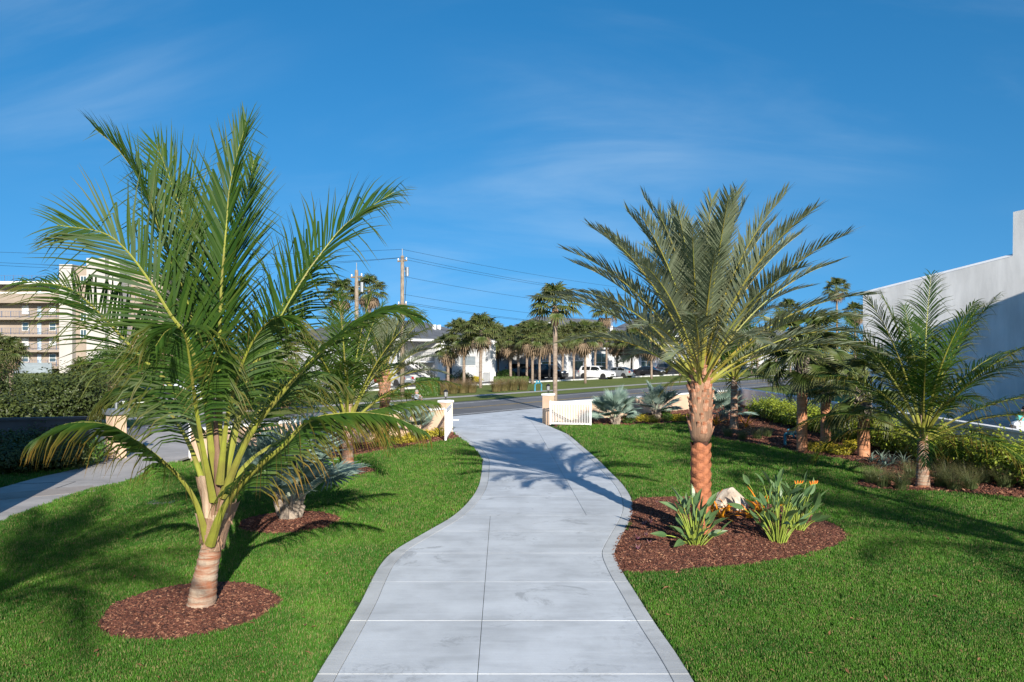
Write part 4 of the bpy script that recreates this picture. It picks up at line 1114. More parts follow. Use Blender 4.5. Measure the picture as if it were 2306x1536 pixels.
M['flower'] = plain('orange_flower', (0.75, 0.20, 0.02), .5, .15, 8)
M['twig'] = plain('twig', (0.16, 0.11, 0.07), .9)
def shrub(name, base, label, cat, r, n, size, mat, seed, group=None, stems=3, blobs=5, shared={}, rough=.25):
    rng = random.Random(seed)
    root = tag(empty(name, base, rng.uniform(0, 6.28)), label, cat, group)
    key = (name, r, n, mat, seed % 3)
    if key not in shared:
        mb = MB()
        for k in range(blobs):
            a = 2*math.pi*k/blobs; o = .38 if blobs > 1 else 0
            leafblob(mb, (math.cos(a)*r[0]*o, math.sin(a)*r[1]*o, r[2]*rng.uniform(.85, 1.1)), (r[0]*.68, r[1]*.68, r[2]*rng.uniform(.82,1.0)), n//blobs, size, rng, rough=rough)
        st = MB()
        for k in range(stems):
            a = rng.uniform(0, 6.28); st.tube([V((math.cos(a)*.04, math.sin(a)*.04, -.02)), V((math.cos(a)*r[0]*.25, math.sin(a)*r[1]*.25, r[2]*.8)), V((math.cos(a)*r[0]*.45, math.sin(a)*r[1]*.45, r[2]*1.5))], [.03, .02, .008], 5)
        shared[key] = (mb.mesh('foliage', [M[mat]]), st.mesh('stems', [M['twig']]))
    f, s = shared[key]
    stuff(add('foliage', f, root)); add('stems', s, root)
    return root
# hedge along the side wall
rng = random.Random(77)
hl_ = ['cut off by the right picture edge', 'just inside the right picture edge', 'behind the upright light grass at the far right', 'right of the right coconut palm, second along', 'immediately right of the right coconut palm trunk', 'directly behind the right coconut palm trunk', 'immediately left of the right coconut palm trunk', 'above the small silver palmettos', 'right of the thickest orange trunk', 'directly behind the thickest orange trunk', 'left of the thickest orange trunk', 'right of the middle orange trunk', 'directly behind the middle orange trunk', 'left of the middle orange trunk', 'directly behind the leftmost orange trunk', 'left of the leftmost orange trunk', 'behind the irrigation pipes', 'right of the orange bromeliad, tall', 'at the far end nearest the hidden coconut palm']
ny = 19
for k in range(ny):
    y = 18.9+k*1.22; x = FX-1.95+rng.uniform(-.08,.08)
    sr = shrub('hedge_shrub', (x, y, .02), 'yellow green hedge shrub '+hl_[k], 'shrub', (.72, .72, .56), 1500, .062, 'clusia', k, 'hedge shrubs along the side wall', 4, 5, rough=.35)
    sr.scale = (1, 1, rng.uniform(.92, 1.10))
    # upright fresh shoots sticking out of the top
    st = MB()
    for j in range(7):
        a = rng.uniform(0, 6.28); rr = rng.uniform(.1, .55); zt = rng.uniform(1.0, 1.38)
        b0 = V((math.cos(a)*rr, math.sin(a)*rr, .7)); t0 = V((math.cos(a)*rr*1.15, math.sin(a)*rr*1.15, zt))
        for q in range(12):
            p = b0.lerp(t0, .3+.7*q/11); az = q*2.4; s = .055*rng.uniform(.8, 1.2)
            d = V((math.cos(az), math.sin(az), .7)).normalized(); sd_ = V((-math.sin(az), math.cos(az), 0))
            i = [st.vert(p, (0,.7,0)), st.vert(p+d*s+sd_*s*.55, (.5,1,0)), st.vert(p+d*s*1.9, (1,1,.2)), st.vert(p+d*s-sd_*s*.55, (.5,1,0))]
            st.face(i)
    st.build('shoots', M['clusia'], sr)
# big dark shrub at the left, its neighbours
def bigshrub(px, py, y, rx, rz, label, n, seed, mat='darkshrub', size=.07, zc=None):
    c = PY(px, py, y); rng = random.Random(seed)
    root = tag(empty('large_shrub', (c.x, c.y, 0)), label, 'shrub', 'large dark shrubs on the left')
    mb = MB()
    for k in range(9):
        a = 2*math.pi*k/9; e = .5 if k else 0
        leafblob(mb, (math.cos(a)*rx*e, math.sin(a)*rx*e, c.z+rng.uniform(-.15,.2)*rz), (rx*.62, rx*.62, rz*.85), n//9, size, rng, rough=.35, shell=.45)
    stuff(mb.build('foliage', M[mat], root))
    for k in range(9):
        a = 2*math.pi*k/9; st = MB(); st.tube([V((.1*math.cos(a),.1*math.sin(a),-.03)), V((math.cos(a)*rx*.25, math.sin(a)*rx*.25, c.z*.45)), V((math.cos(a)*rx*.55, math.sin(a)*rx*.55, c.z))], [.05,.04,.02], 6); st.build('branch', M['twig'], root)
bigshrub(160, 902, 33, 2.2, 1.40, 'big rounded dark green shrub over the left wall', 16000, 1, size=.075)
bigshrub(15, 935, 27, 1.0, .75, 'smaller dark shrub at the left picture edge below the big one', 4500, 2)
bigshrub(-40, 860, 34, 1.5, 1.3, 'dark shrub cut by the left picture edge beside the big rounded one', 6000, 3)
bigshrub(640, 862, 47, 2.6, 1.35, 'leafy green shrub behind the largest coconut palm stems', 9000, 4, 'box', .085)
bigshrub(545, 872, 46, 1.8, 1.2, 'green shrub mass left of centre behind the largest coconut palm', 6000, 5, 'box', .085)
for k, (px, py, mat, lb) in enumerate([(12,1068,'darkshrub','low dark hedge plant at the left picture edge'), (60,1064,'darkshrub','low dark hedge plant at the left wall, second from the edge'), (105,1060,'darkshrub','low dark hedge plant at the left wall, third from the edge'), (145,1056,'darkshrub','low dark hedge plant at the left wall, fourth from the edge'), (182,1048,'box','low green hedge plant beside the short white wall'), (85,1050,'darkshrub','taller dark hedge plant against the left wall'), (35,1056,'darkshrub','taller dark hedge plant against the left wall near the edge')]):
    shrub('low_shrub', P(px,py), lb, 'shrub', (.85,.85,.46 if k < 5 else .62), 2200, .05, mat, 100+k, 'low hedge plants on the left', 2, 4)
# golden and green shrubs by the walls
gold = [(955,992,'yellow'),(985,985,'yellow'),(920,999,'yellow'),(972,969,'box'),(888,1004,'yellow'),(860,1010,'box'),
        (1415,955,'box'),(1445,951,'yellow'),(1470,953,'yellow'),(1505,950,'box'),(1527,950,'yellow'),(1548,951,'yellow'),(1495,935,'box'),(1568,945,'box'),
        (1838,1018,'yellow'),(1868,1021,'yellow'),(1895,1026,'yellow'),(1925,1012,'yellow')]
gl_ = ['left wall','left wall nearest the gate','left wall, under the frond tips','left gate, taller','left wall, further left','rear left date palm','the gate-side silver palm','the second silver palm, left','the second silver palm, front','tan wall behind the date palm','date palm trunk, left side','date palm trunk, close','tan wall, back row','date palm trunk, right side','the leftmost orange trunk','the middle orange trunk','the gap between orange trunks','the thickest orange trunk']
for k, (px, py, mt) in enumerate(gold):
    shrub('border_shrub', P(px,py), ('low golden yellow shrub near ' if mt == 'yellow' else 'low green shrub near ')+gl_[k], 'shrub', (.36,.36,.22) if px < 1700 else (.42,.42,.2), 650, .042, mt, 40+k, 'low border shrubs', 2, 3)
# tufted grasses
def clump(name, base, label, h, n, mat, seed, group, w=.006, spread=.15, lean=.9):
    rng = random.Random(seed); mb = MB()
    for _ in range(n):
        a = rng.uniform(0, 6.283); r = spread*math.sqrt(rng.random()); p = V((math.cos(a)*r, math.sin(a)*r, 0)); hh = h*rng.uniform(.6, 1.15)
        az = a+rng.uniform(-.7,.7); out = V((math.cos(az), math.sin(az), 0)); ln = lean*rng.uniform(.25, 1.0); sd_ = V((-math.sin(az), math.cos(az), 0))*w
        g = rng.random(); prev = None
        for j in range(5):
            t = j/4; q = p+out*hh*ln*t*t+V((0,0,hh*(t-.35*ln*t*t*t)))
            ww = sd_*(1-t*.9)
            a0 = mb.vert(q-ww, (t,g,.7)); b0 = mb.vert(q+ww, (t,g,.7))
            if prev: mb.face((prev[0],prev[1],b0,a0))
            prev = (a0,b0)
    o = mb.build(name, M[mat]); o.location = base
    return tag(o, label, 'grass', group)
gr = [(1640,985),(1672,992),(1705,990),(1728,985),(1990,1098),(1960,1090),(2030,1104),(2120,1098),(2150,1106),(2185,1104),(2215,1090),(2262,1100),(2050,1078),(2130,1080),(2240,1075),(2170,1085)]
gn_ = ['left of the hidden coconut palm trunk','in front of the hidden coconut palm trunk','right of the hidden coconut palm trunk','furthest right at the hidden coconut palm','left of the right coconut palm','at the lawn edge furthest left of the right coconut palm','touching the right coconut palm trunk','right of the right coconut palm trunk','at the lawn edge right of the right coconut palm','second right of the right coconut palm','before the hedge right of the right coconut palm','upright and light at the far right','behind the right coconut palm','behind and right of the right coconut palm','against the hedge at the far right','between lawn edge and hedge on the right']
for k, (px, py) in enumerate(gr):
    clump('tuft_grass', P(px,py), 'fine leaved green grass tuft '+gn_[k], .62, 260, 'muhly', 60+k, 'grass tufts in the right bed', .004, .16)
fg = [(1000,888),(1020,886),(1042,885),(1062,884),(1118,882),(1135,880),(1155,879),(1178,878)]
for k, (px, py) in enumerate(fg):
    clump('fountain_grass', P(px,py), ('brown fountain grass clump beside the square hedge, ' if k < 4 else 'brown fountain grass clump before the low round hedge, ')+['leftmost','second','third','rightmost'][k % 4], 1.35, 420, 'fountain', 90+k, 'brown fountain grasses across the road', .012, .4, .8)
# orange bromeliads, purple plants
def rosette(name, base, label, cat, n, ln, w, mat, seed, group, el=(75, 25)):
    rng = random.Random(seed); root = tag(empty(name, base), label, cat, group)
    for k in range(n):
        u = k/max(1,n-1); az = k*2.39996+rng.uniform(-.3,.3); e = R(el[0]+(el[1]-el[0])*u)
        mb = MB(); path = arc((0,0,.0), az, e, ln*rng.uniform(.75,1.15), .6+.6*u, 5); prev = None; g = rng.random()
        sd_ = V((-math.sin(az), math.cos(az), 0))
        for j, p in enumerate(path):
            ww = sd_*w*(.8, 1, .95, .8, .5, .05)[j]; z = V((0,0,w*.35))
            a0 = mb.vert(p-ww+z, (j/5,g,.5)); m0 = mb.vert(p, (j/5,g,.5)); b0 = mb.vert(p+ww+z, (j/5,g,.5))
            if prev: mb.face((prev[0],prev[1],m0,a0)); mb.face((prev[1],prev[2],b0,m0))
            prev = (a0,m0,b0)
        mb.build('leaf', M[mat], root)
    return root
for k, (px, py, ln, lb) in enumerate([(1613,960,.75,'left of the hidden coconut palm'),(1680,966,.85,'right of the hidden coconut palm'),(1600,1170,.62,'right behind the date palm trunk'),(1624,1182,.5,'in front of the pale boulder'),(1640,1166,.42,'at the foot of the pale boulder'),(1716,1172,.66,'left of the right bird of paradise'),(1690,1182,.42,'low in the middle of the kidney bed')]):
    rosette('bromeliad', P(px,py)+V((0,0,.06)), 'orange bromeliad '+lb, 'plant', 13, ln, .034, 'brom', 120+k, 'orange bromeliads', (80, 20))
pp = [(1480,1142),(1508,1146),(1452,1190),(1465,1187),(1436,1225),(1455,1218),(1436,1248),(1462,1235),(1490,1205),(1668,1150),(1700,1150)]
for k, (px, py) in enumerate(pp):
    rosette('purple_plant', P(px,py)+V((0,0,.05)), 'tiny purple leaved plant in the kidney bed, '+['upper left','upper left beside the first','left near the driveway','left near the driveway, right one','lower left','lower left, right one','lowest left','low left, pink','left of the bird of paradise','behind the boulder','behind and right of the boulder'][k], 'plant', 9, .15, .012, 'purple', 140+k, 'tiny purple plants', (85, 25))
for k, (px, py) in enumerate([(1962,1043),(1985,1040),(2010,1048),(2035,1046),(1992,1055)]):
    rosette('grey_palmetto', P(px,py)+V((0,0,.04)), 'small silver green palmetto at the foot of the hedge, '+['leftmost','second from left','middle','rightmost','front'][k], 'plant', 22, .38, .02, 'silver', 160+k, 'small palmettos', (88, 15))
# bird of paradise clumps
def bird(base, label, n, hgt, seed, spread=.55, flowers=2):
    rng = random.Random(seed); root = tag(empty('bird_of_paradise', base), label, 'plant', 'bird of paradise clumps')
    for k in range(n):
        u = k/(n-1); az = k*2.39996+rng.uniform(-.4,.4); e = R(88-42*u*spread*1.3+rng.uniform(-6,6)); L = hgt*rng.uniform(.45,1.0)*(1-.18*u)
        r0 = .02+.09*u; bl = rng.uniform(.24,.37); bw = bl*rng.uniform(.15,.21)
        path = arc((math.cos(az)*r0, math.sin(az)*r0, 0), az, e, max(.25, L-bl), .15+.75*u*rng.random(), 6)
        mb = MB(); mb.tube(path, [.014,.012,.010,.009,.008,.007,.006], 5, 1, cap=False)
        d = (path[-1]-path[-2]).normalized(); d = (d+V((rng.uniform(-.35,.35), rng.uniform(-.35,.35), rng.uniform(-.35,.15)))).normalized()
        hz_ = d.cross(V((0,0,1))); hz_ = hz_.normalized() if hz_.length > .05 else V((1,0,0)); th = rng.uniform(-1.4,1.4)
        sd_ = (hz_*math.cos(th)+d.cross(hz_)*math.sin(th)).normalized()
        up = sd_.cross(d).normalized(); prev = None; g = rng.random(); cv = rng.uniform(.0,.22)
        p = path[-1]-d*bl*.04
        for j in range(7):
            t = j/6; ww = bw*math.sin(math.pi*min(1, (.05+.95*t)**.75))*(1 if t < 1 else .05)
            q = p+d*bl*t-up*bl*cv*t*t
            fo = .35+.3*g
            a0 = mb.vert(q-sd_*ww+up*ww*fo, (t,g,.25)); m0 = mb.vert(q, (t,g,.25)); b0 = mb.vert(q+sd_*ww+up*ww*fo, (t,g,.25))
            if prev: mb.face((prev[0],prev[1],m0,a0)); mb.face((prev[1],prev[2],b0,m0))
            prev = (a0,m0,b0)
        mb.build('leaf', [M['paddle'], M['paddle_stem']], root)
    for k in range(flowers):
        az = rng.uniform(0, 6.28); path = arc((0,0,0), az, R(80), hgt*.74, .25, 6); mb = MB(); mb.tube(path, .009, 5, 0, cap=False)
        p = path[-1]; d = V((math.cos(az), math.sin(az), .25)); mb.tube([p, p+d*.05, p+d*.11], [.010,.012,.003], 5, 0)
        for j in range(4):
            e = V((math.cos(az)*.3*(j-1), math.sin(az)*.3*(j-1), 1)).normalized(); mb.tube([p+d*.03*j, p+d*.03*j+e*.03, p+d*.03*j+e*.07], [.005,.010,.002], 4, 1, flat=.4)
        mb.build('flower', [M['paddle_stem'], M['flower']], root)
bird(P(1565,1240)+V((0,0,.06)), 'bird of paradise clump with broad leaves in front of the date palm trunk', 42, 1.2, 3, .75, 0)
bird(P(1752,1232)+V((0,0,.06)), 'bird of paradise clump with orange flowers at the right of the kidney bed', 48, 1.5, 6, .5, 1)
bird(P(1795,1206)+V((0,0,.06)), 'smaller bird of paradise clump behind the right one', 34, 1.25, 8, .5, 2)
# boulder and stone
def rock(base, label, rx, ry, rz, seed, mat):
    import bmesh
    bm = bmesh.new(); bmesh.ops.create_icosphere(bm, subdivisions=4, radius=1.0)
    for v_ in bm.verts:
        p = v_.co.copy(); k = 1+.16*noise.noise(p*1.1+V((seed,0,0)))+.10*noise.noise(p*3+V((0,seed,0)))
        q = V((p.x*k, p.y*k, p.z*k)); 
        for nn_, dd in ((V((.5,-.6,.6)),.80),(V((-.7,-.3,.55)),.78),(V((-.35,.2,1)),.92),(V((.75,.1,.65)),.74),(V((-.2,-.95,.2)),.86)):
            nn_ = nn_.normalized(); e = q.dot(nn_)-dd
            if e > 0: q = q-nn_*e*.85
        v_.co = (q.x*rx, q.y*ry, q.z*rz+rz*.55)
    me = bpy.data.meshes.new('boulder'); bm.to_mesh(me); bm.free(); me.materials.append(mat)
    o = add('boulder', me); o.location = base
    return tag(o, label, 'rock')
M['rock'] = plain('pale_limestone', (0.58, 0.50, 0.41), .85, .15, 3.5, bump=.8, bscale=9, c2=(0.34,0.27,0.21))
rock(P(1645,1160)+V((0,0,.07)), 'pale angular limestone boulder beside the date palm', .37, .30, .33, 11.0, M['rock'])
rock(P(1545,1150)+V((0,0,.03)), 'small grey brown stone left behind the date palm trunk', .16, .12, .13, 8.0, plain('brown_stone', (0.22,0.18,0.16), .85, .2, 4, bump=.5))
# backflow pipe in the right bed
q = P(1783, 1003); root = tag(empty('pipe_assembly', (q.x,q.y,0), .5), 'blue grey irrigation pipe assembly in the mulch left of the orange trunks', 'pipe')
for x in (-.35, .35):
    mb = MB(); mb.tube([(x,0,-.03),(x,0,.36),(x,0,.42)], [.045,.045,.05], 8); mb.build('riser', M['teal_paint'], root)
mb = MB(); mb.tube([(-.36,0,.42),(-.12,0,.45),(.12,0,.45),(.36,0,.42)], [.05,.075,.075,.05], 8); mb.build('valve_body', M['teal_paint'], root)
for x in (-.2, .2):
    mb = MB(); mb.tube([(x,0,.45),(x,0,.60),(x+.1,0,.60)], .018, 6); mb.build('handle', M['teal_paint'], root)
mb = MB(); mb.tube([(0,-.03,.46),(0,-.12,.30)], [.05,.03], 8); mb.build('relief_port', M['teal_paint'], root)
q = P(1768,1000); mb = MB(); mb.tube([(0,0,-.02),(0,0,.38)], .022, 6); o = mb.build('marker_stake', M['wood']); o.location = q; tag(o, 'thin wooden stake beside the irrigation pipes', 'stake')
# landscape spotlights clipped on the side wall
for k, (px, py) in enumerate([(1900,918),(1921,920)]):
    y = F*(FX-.12)/(px-CX); p = PY(px, py, y); root = tag(empty('wall_light', (FX-.1, y, p.z)), 'small white floodlight on the side wall, '+['left one','right one'][k], 'lamp', 'white wall floodlights')
    mb = MB(); mb.box(-.05,0,-.05,.05,-.04,.04); mb.build('base', M['white_metal'], root)
    mb = MB(); mb.tube([(-.05,0,0),(-.10,0,-.03),(-.20,-.02,-.10)], [.02,.05,.075], 8); mb.build('head', M['white_metal'], root)
# utility cover in the left lawn
q = P(365,1133); mb = MB(); mb.box(-.28,.28,-.18,.18,-.05,.035); o = mb.build('utility_cover', plain('grey_plastic',(0.12,0.13,0.12),.7)); o.location = q; tag(o, 'flat grey utility cover set into the left lawn', 'utility cover')
# ------------------------------------------------------------------ buildings
M['apt_tan'] = plain('apartment_tan_stucco', (0.30, 0.245, 0.20), .9, .05, .3)
M['apt_cream'] = plain('apartment_cream_stucco', (0.43, 0.405, 0.385), .9, .04, .3)
M['apt_grey'] = plain('apartment_grey_stucco', (0.50, 0.47, 0.44), .9, .05, .3)
M['rail_blue'] = plain('blue_railing', (0.09, 0.13, 0.22), .5)
M['door_blue'] = plain('pale_blue_door', (0.42, 0.52, 0.62), .5)
M['blind'] = plain('window_blind', (0.62, 0.64, 0.64), .6, .06, 1)
M['condo'] = plain('condo_white', (0.50, 0.51, 0.52), .85, .05, .5)
M['condo_grey'] = plain('condo_grey_siding', (0.23, 0.27, 0.30), .8, .08, .5, stretch=(1,1,6))
M['shingle'] = plain('grey_shingle_roof', (0.105, 0.115, 0.135), .9, .15, .8, bump=.4, bscale=12)
M['trim'] = plain('white_trim', (0.78, 0.78, 0.78), .7, .03)
M['dark_in'] = plain('dark_interior', (0.03, 0.032, 0.035), .8)
def bxp(root, name, x0, x1, y0, y1, z0, z1, mat):
    mb = MB(); mb.box(x0, x1, y0, y1, z0, z1); return mb.build(name, M[mat], root)
def window(root, x0, x1, z0, z1, y, nx=2, nz=1, frame='trim', pane='glass', t=.07):
    """framed window standing in front of plane y (faces -y)"""
    w_ = bxp(root, 'window', x0, x1, y-.02, y-.004, z0, z1, 'dark_in')
    mb = MB()
    for (a, b, c, d) in ((x0-t, x1+t, z0-t, z0), (x0-t, x1+t, z1, z1+t), (x0-t, x0, z0, z1), (x1, x1+t, z0, z1)): mb.box(a, b, y-.07, y-.003, c, d)
    for k in range(1, nx): xx = x0+(x1-x0)*k/nx; mb.box(xx-.03, xx+.03, y-.06, y-.03, z0, z1)
    for k in range(1, nz): zz_ = z0+(z1-z0)*k/nz; mb.box(x0, x1, y-.058, y-.032, zz_-.03, zz_+.03)
    mb.build('frame', M[frame], w_)
    for i in range(nx):
        for j in range(nz):
            bxp(w_, 'pane', x0+(x1-x0)*i/nx+.031, x0+(x1-x0)*(i+1)/nx-.031, y-.045, y-.025, z0+(z1-z0)*j/nz+.031, z0+(z1-z0)*(j+1)/nz-.031, pane)
    return w_
def railing(root, x0, x1, y, z0, h, step, mat='rail_blue'):
    mb = MB(); mb.box(x0, x1, y-.025, y+.025, z0+h-.05, z0+h); mb.box(x0, x1, y-.02, y+.02, z0+.08, z0+.12)
    n = int((x1-x0)/1.6)
    for k in range(n+1): x = x0+(x1-x0)*k/n; mb.box(x-.035, x+.035, y-.035, y+.035, z0, z0+h)
    n = int((x1-x0)/step)
    for k in range(n): x = x0+(x1-x0)*(k+.5)/n; mb.box(x-.012, x+.012, y-.012, y+.012, z0+.12, z0+h-.05)
    return mb.build('railing', M[mat], root)
# ---- beige apartment block, far left
YA = 138.0
apt = tag(empty('apartment_block', ((148-CX)/F*YA, YA, 0)), 'beige five storey apartment block with balcony galleries at the far left', 'building')
K = YA/F
def AX(px): return (px-148)*K
def AZ(py): return H-(py-HY)*K
X0 = AX(-140); X1 = AX(148)
bxp(apt, 'wall', X0, X1, 2.0, 14, -.1, AZ(640), 'apt_tan')
bxp(apt, 'roof', X0-.5, X1-.01, -.4, 14.3, AZ(640)+.002, AZ(634), 'trim')
bxp(apt, 'roof_railing_base', X0, X1-2, 3.0, 3.1, AZ(634)+.002, AZ(634)+.3, 'apt_grey')
railing(apt, X0, X1-3, 3.05, AZ(634)+.3, 1.1, .5)
slabs = [664, 678, 716, 754, 789, 826]
for k, py in enumerate(slabs):
    if k == 0:
        bxp(apt, 'parapet', X0, X1-.01, -.15, .05, AZ(678)+.0, AZ(661), 'apt_tan'); bxp(apt, 'parapet_cap', X0, X1-.012, -.22, .1, AZ(661)+.002, AZ(658), 'trim'); continue
    bxp(apt, 'gallery_slab', X0, X1-.01, -.1, 1.999, AZ(py+4), AZ(py)-.002 if k == 1 else AZ(py-1), 'apt_tan')
    if k > 1: railing(apt, X0, X1-.05, 0.0, AZ(py-1), 1.15, .28)
for k, py in enumerate((664, 716, 754, 789, 826)):
    zf = AZ(py-1)
    for x0, x1 in ((-66,-54),(35,48),(97,111)):
        window(apt, AX(x0), AX(x1), zf+.8, zf+2.15, 1.99, 1, 2, pane='glass' if (k+int(x0)) % 2 else 'blind')
    for x0, x1 in ((-30,-21),(69,78)):
        d = bxp(apt, 'door', AX(x0), AX(x1), 1.93, 1.995, zf, zf+2.1, 'door_blue'); bxp(d, 'handle', AX(x0)+.08, AX(x0)+.16, 1.88, 1.928, zf+1.0, zf+1.05, 'grey_metal')
bxp(apt, 'stair_tower', AX(148), AX(177), -2.0, 6, -.1, AZ(598), 'apt_cream')
bxp(apt, 'middle_wall', AX(177)+.002, AX(212)-.002, -.8, 6, -.1, AZ(598)-.15, 'apt_tan')
for py in (640, 690, 722, 760): window(apt, AX(188), AX(200), AZ(py), AZ(py)+1.3, -.81, 2, 1, pane='glass')
bxp(apt, 'lift_tower', AX(212), AX(253), -2.5, 5, -.1, AZ(585), 'apt_cream')
bxp(apt, 'lift_tower_side', AX(253)+.002, AX(277), -1.2, 5, -.1, AZ(587), 'apt_grey')
bxp(apt, 'rear_wing', AX(277)+.002, AX(352), 3.0, 14, -.1, AZ(614), 'apt_tan')
for py in (678, 716, 754, 789):
    bxp(apt, 'gallery_slab', AX(277)+.004, AX(340), 1.0, 2.998, AZ(py+4), AZ(py-1), 'apt_tan'); railing(apt, AX(277)+.1, AX(340), 1.05, AZ(py-1), 1.15, .28)
    window(apt, AX(300), AX(312), AZ(py-1)+.8, AZ(py-1)+2.1, 2.99, 1, 2)
bxp(apt, 'ground_screen', AX(40), AX(140), -3.2, -3.0, -.1, 1.7, 'condo_grey')
# ---- condos across the road
RZ = math.atan2(UD.y, UD.x)
def hip(root, x0, x1, y0, y1, z0, z1, ins, name='roof', over=.6):
    mb = MB(); x0 -= over; x1 += over; y0 -= over; y1 += over; ym = (y0+y1)/2
    a = [mb.vert(p) for p in ((x0,y0,z0),(x1,y0,z0),(x1,y1,z0),(x0,y1,z0))]; b = [mb.vert(p) for p in ((x0,y0,z0-.25),(x1,y0,z0-.25),(x1,y1,z0-.25),(x0,y1,z0-.25))]
    r0 = mb.vert((x0+ins,ym,z1)); r1 = mb.vert((x1-ins,ym,z1))
    mb.face((a[0],a[1],r1,r0)); mb.face((a[1],a[2],r1)); mb.face((a[2],a[3],r0,r1)); mb.face((a[3],a[0],r0))
    for k in range(4): mb.face((b[k],b[(k+1)%4],a[(k+1)%4],a[k]))
    mb.face(b[::-1])
    r_ = mb.build(name, M['shingle'], root)
    mb = MB(); mb.box(x0-.02, x1+.02, y0-.03, y0-.004, z0-.27, z0-.02); mb.build('fascia', M['trim'], r_)
    return r_
def stairs(root, x0, x1, y0, y1, z0, z1, n=12):
    """flight rising from x1 (low) to x0 (high) with side rails"""
    st = bxp(root, 'stair_landing', x0-1.2, x0, y0, y1, z1-.15, z1, 'trim')
    for k in range(n):
        f = k/n; g = (k+1)/n
        bxp(st, 'step', x1+(x0-x1)*f+(x0-x1)/n, x1+(x0-x1)*f, y0, y1, z0+(z1-z0)*g-.08, z0+(z1-z0)*g, 'trim')
    for yy in (y0-.04, y1+.04):
        mb = MB(); mb.tube([(x1,yy,z0+.1),(x0,yy,z1-.02)], .12, 4); mb.tube([(x1,yy,z0+1.0),(x0,yy,z1+.95)], .04, 4)
        for k in range(9): mb.tube([(x1+(x0-x1)*k/8,yy,z0+(z1-z0)*k/8),(x1+(x0-x1)*k/8,yy,z0+(z1-z0)*k/8+1.0)], .02, 4)
        mb.build('handrail', M['trim'], st)
o = P(1103, 858)
c1 = tag(empty('condo', (o.x,o.y,0), RZ), 'white two storey condo with outside stairs behind the palms, left of centre', 'building')
bxp(c1, 'wall', -9.6, 0, 0.0, 11, -.1, 4.7, 'condo')
bxp(c1, 'recess_wall', -15.5, -9.602, 3.0, 11, -.1, 4.7, 'condo')
bxp(c1, 'side_wall', -22, -15.502, 0.0, 11, -.1, 4.7, 'condo')
bxp(c1, 'corner_post', -.55, .45, -.55, -.003, -.1, 4.95, 'trim')
bxp(c1, 'pilaster', -9.6, -8.4, -.35, -.003, -.1, 4.6, 'trim')
window(c1, -5.3, -2.9, 3.1, 3.95, 0, 2, 1, pane='blind'); bxp(c1, 'grey_panel', -5.4, -2.8, -.06, -.004, 2.0, 2.98, 'condo_grey'); window(c1, -5.3, -2.9, .35, 1.85, 0, 2, 1, pane='blind')
window(c1, -7.7, -6.9, 2.7, 3.7, 0, 1, 1); d = bxp(c1, 'door', -7.8, -6.9, -.05, -.004, -.02, 2.05, 'dark_in'); bxp(d, 'handle', -7.1, -7.0, -.1, -.052, 1.0, 1.06, 'grey_metal')
bxp(c1, 'balcony', -15.49, -9.61, .2, 2.998, 2.35, 2.5, 'trim'); railing(c1, -15.4, -9.7, .25, 2.5, 1.0, .25, 'grey_metal')
window(c1, -13, -11.4, 2.6, 4.3, 3.0, 2, 1, pane='glass'); window(c1, -13.5, -12.6, 0.0, 2.05, 3.0, 1, 1, pane='glass')
stairs(c1, -15.0, -10.4, -.9, .1, 0, 2.45)
hip(c1, -22, 0, 0, 11, 4.95, 7.2, 7.0)
for x in (-6.2, -7.0): 
    v_ = bxp(c1, 'roof_vent', x, x+.3, 2.6, 2.9, 5.8, 6.7, 'trim')
o = V((17.64, 125.0, 0))
c2 = tag(empty('condo', (o.x,o.y,0), RZ), 'long white condo with dark grey hip roof behind the parked cars', 'building')
bxp(c2, 'wall', -23.5, -2.6, 0, 13, -.1, 4.0, 'condo'); bxp(c2, 'wall', 4.2, 13, 0, 13, -.1, 4.0, 'condo'); bxp(c2, 'entry_recess', -2.6, 4.2, 2.6, 13, -.1, 4.0, 'condo')
bxp(c2, 'entry_lintel', -2.598, 4.198, -.1, .4, 3.3, 3.999, 'trim')
for xa, xb, z0, z1, nn in ((-22.2,-18.6,.9,3.3,2), (-14.2,-11.6,.9,3.3,1), (-8.0,-4.6,.6,3.3,2), (6.5,10.0,.8,3.2,2)):
    bxp(c2, 'grey_panel', xa-.1, xb+.1, -.05, -.004, (z0+z1)/2+.25, z1+.1, 'condo_grey') if nn == 1 or xa < -20 else None
    window(c2, xa, xb, z0, (z0+z1)/2+.1 if (nn == 1 or xa < -20) else z1, 0, nn, 2 if nn == 2 and xa > -20 else 1)
for xa in (-16.5, -10.2, -3.4, 4.6, 11.2): bxp(c2, 'pilaster', xa-.35, xa+.35, -.4, -.005, -.1, 3.95, 'trim')
stairs(c2, -1.2, 2.6, .6, 1.8, 0, 3.0, 10)
hip(c2, -23.5, 13, 0, 13, 4.25, 9.0, 10.0)
c2w = bxp(c2, 'wing_wall', 13.002, 30, -1.2, 12, -.1, 6.2, 'condo')
window(c2, 16.5, 20.2, 3.9, 5.2, -1.2, 2, 1); bxp(c2, 'grey_panel', 16.4, 20.3, -1.26, -1.205, 2.6, 3.75, 'condo_grey'); window(c2, 16.5, 20.2, .8, 2.4, -1.2, 2, 1)
window(c2, 24.5, 27.0, 3.9, 5.2, -1.2, 2, 1); window(c2, 24.5, 27.0, .8, 2.4, -1.2, 2, 1)
hip(c2, 13.3, 30, -1.2, 12, 6.5, 10.8, 6.5)
for x in (-16, 2): bxp(c2, 'roof_vent', x, x+.3, 3.0, 3.3, 6.2, 7.9, 'trim')
o = P(1745, 830)
c3 = tag(empty('condo', (o.x,o.y,0), RZ), 'white condo far off at the right, seen between the orange trunked palms', 'building')
bxp(c3, 'wall', -16, 26, 0, 12, -.1, 5.6, 'condo')
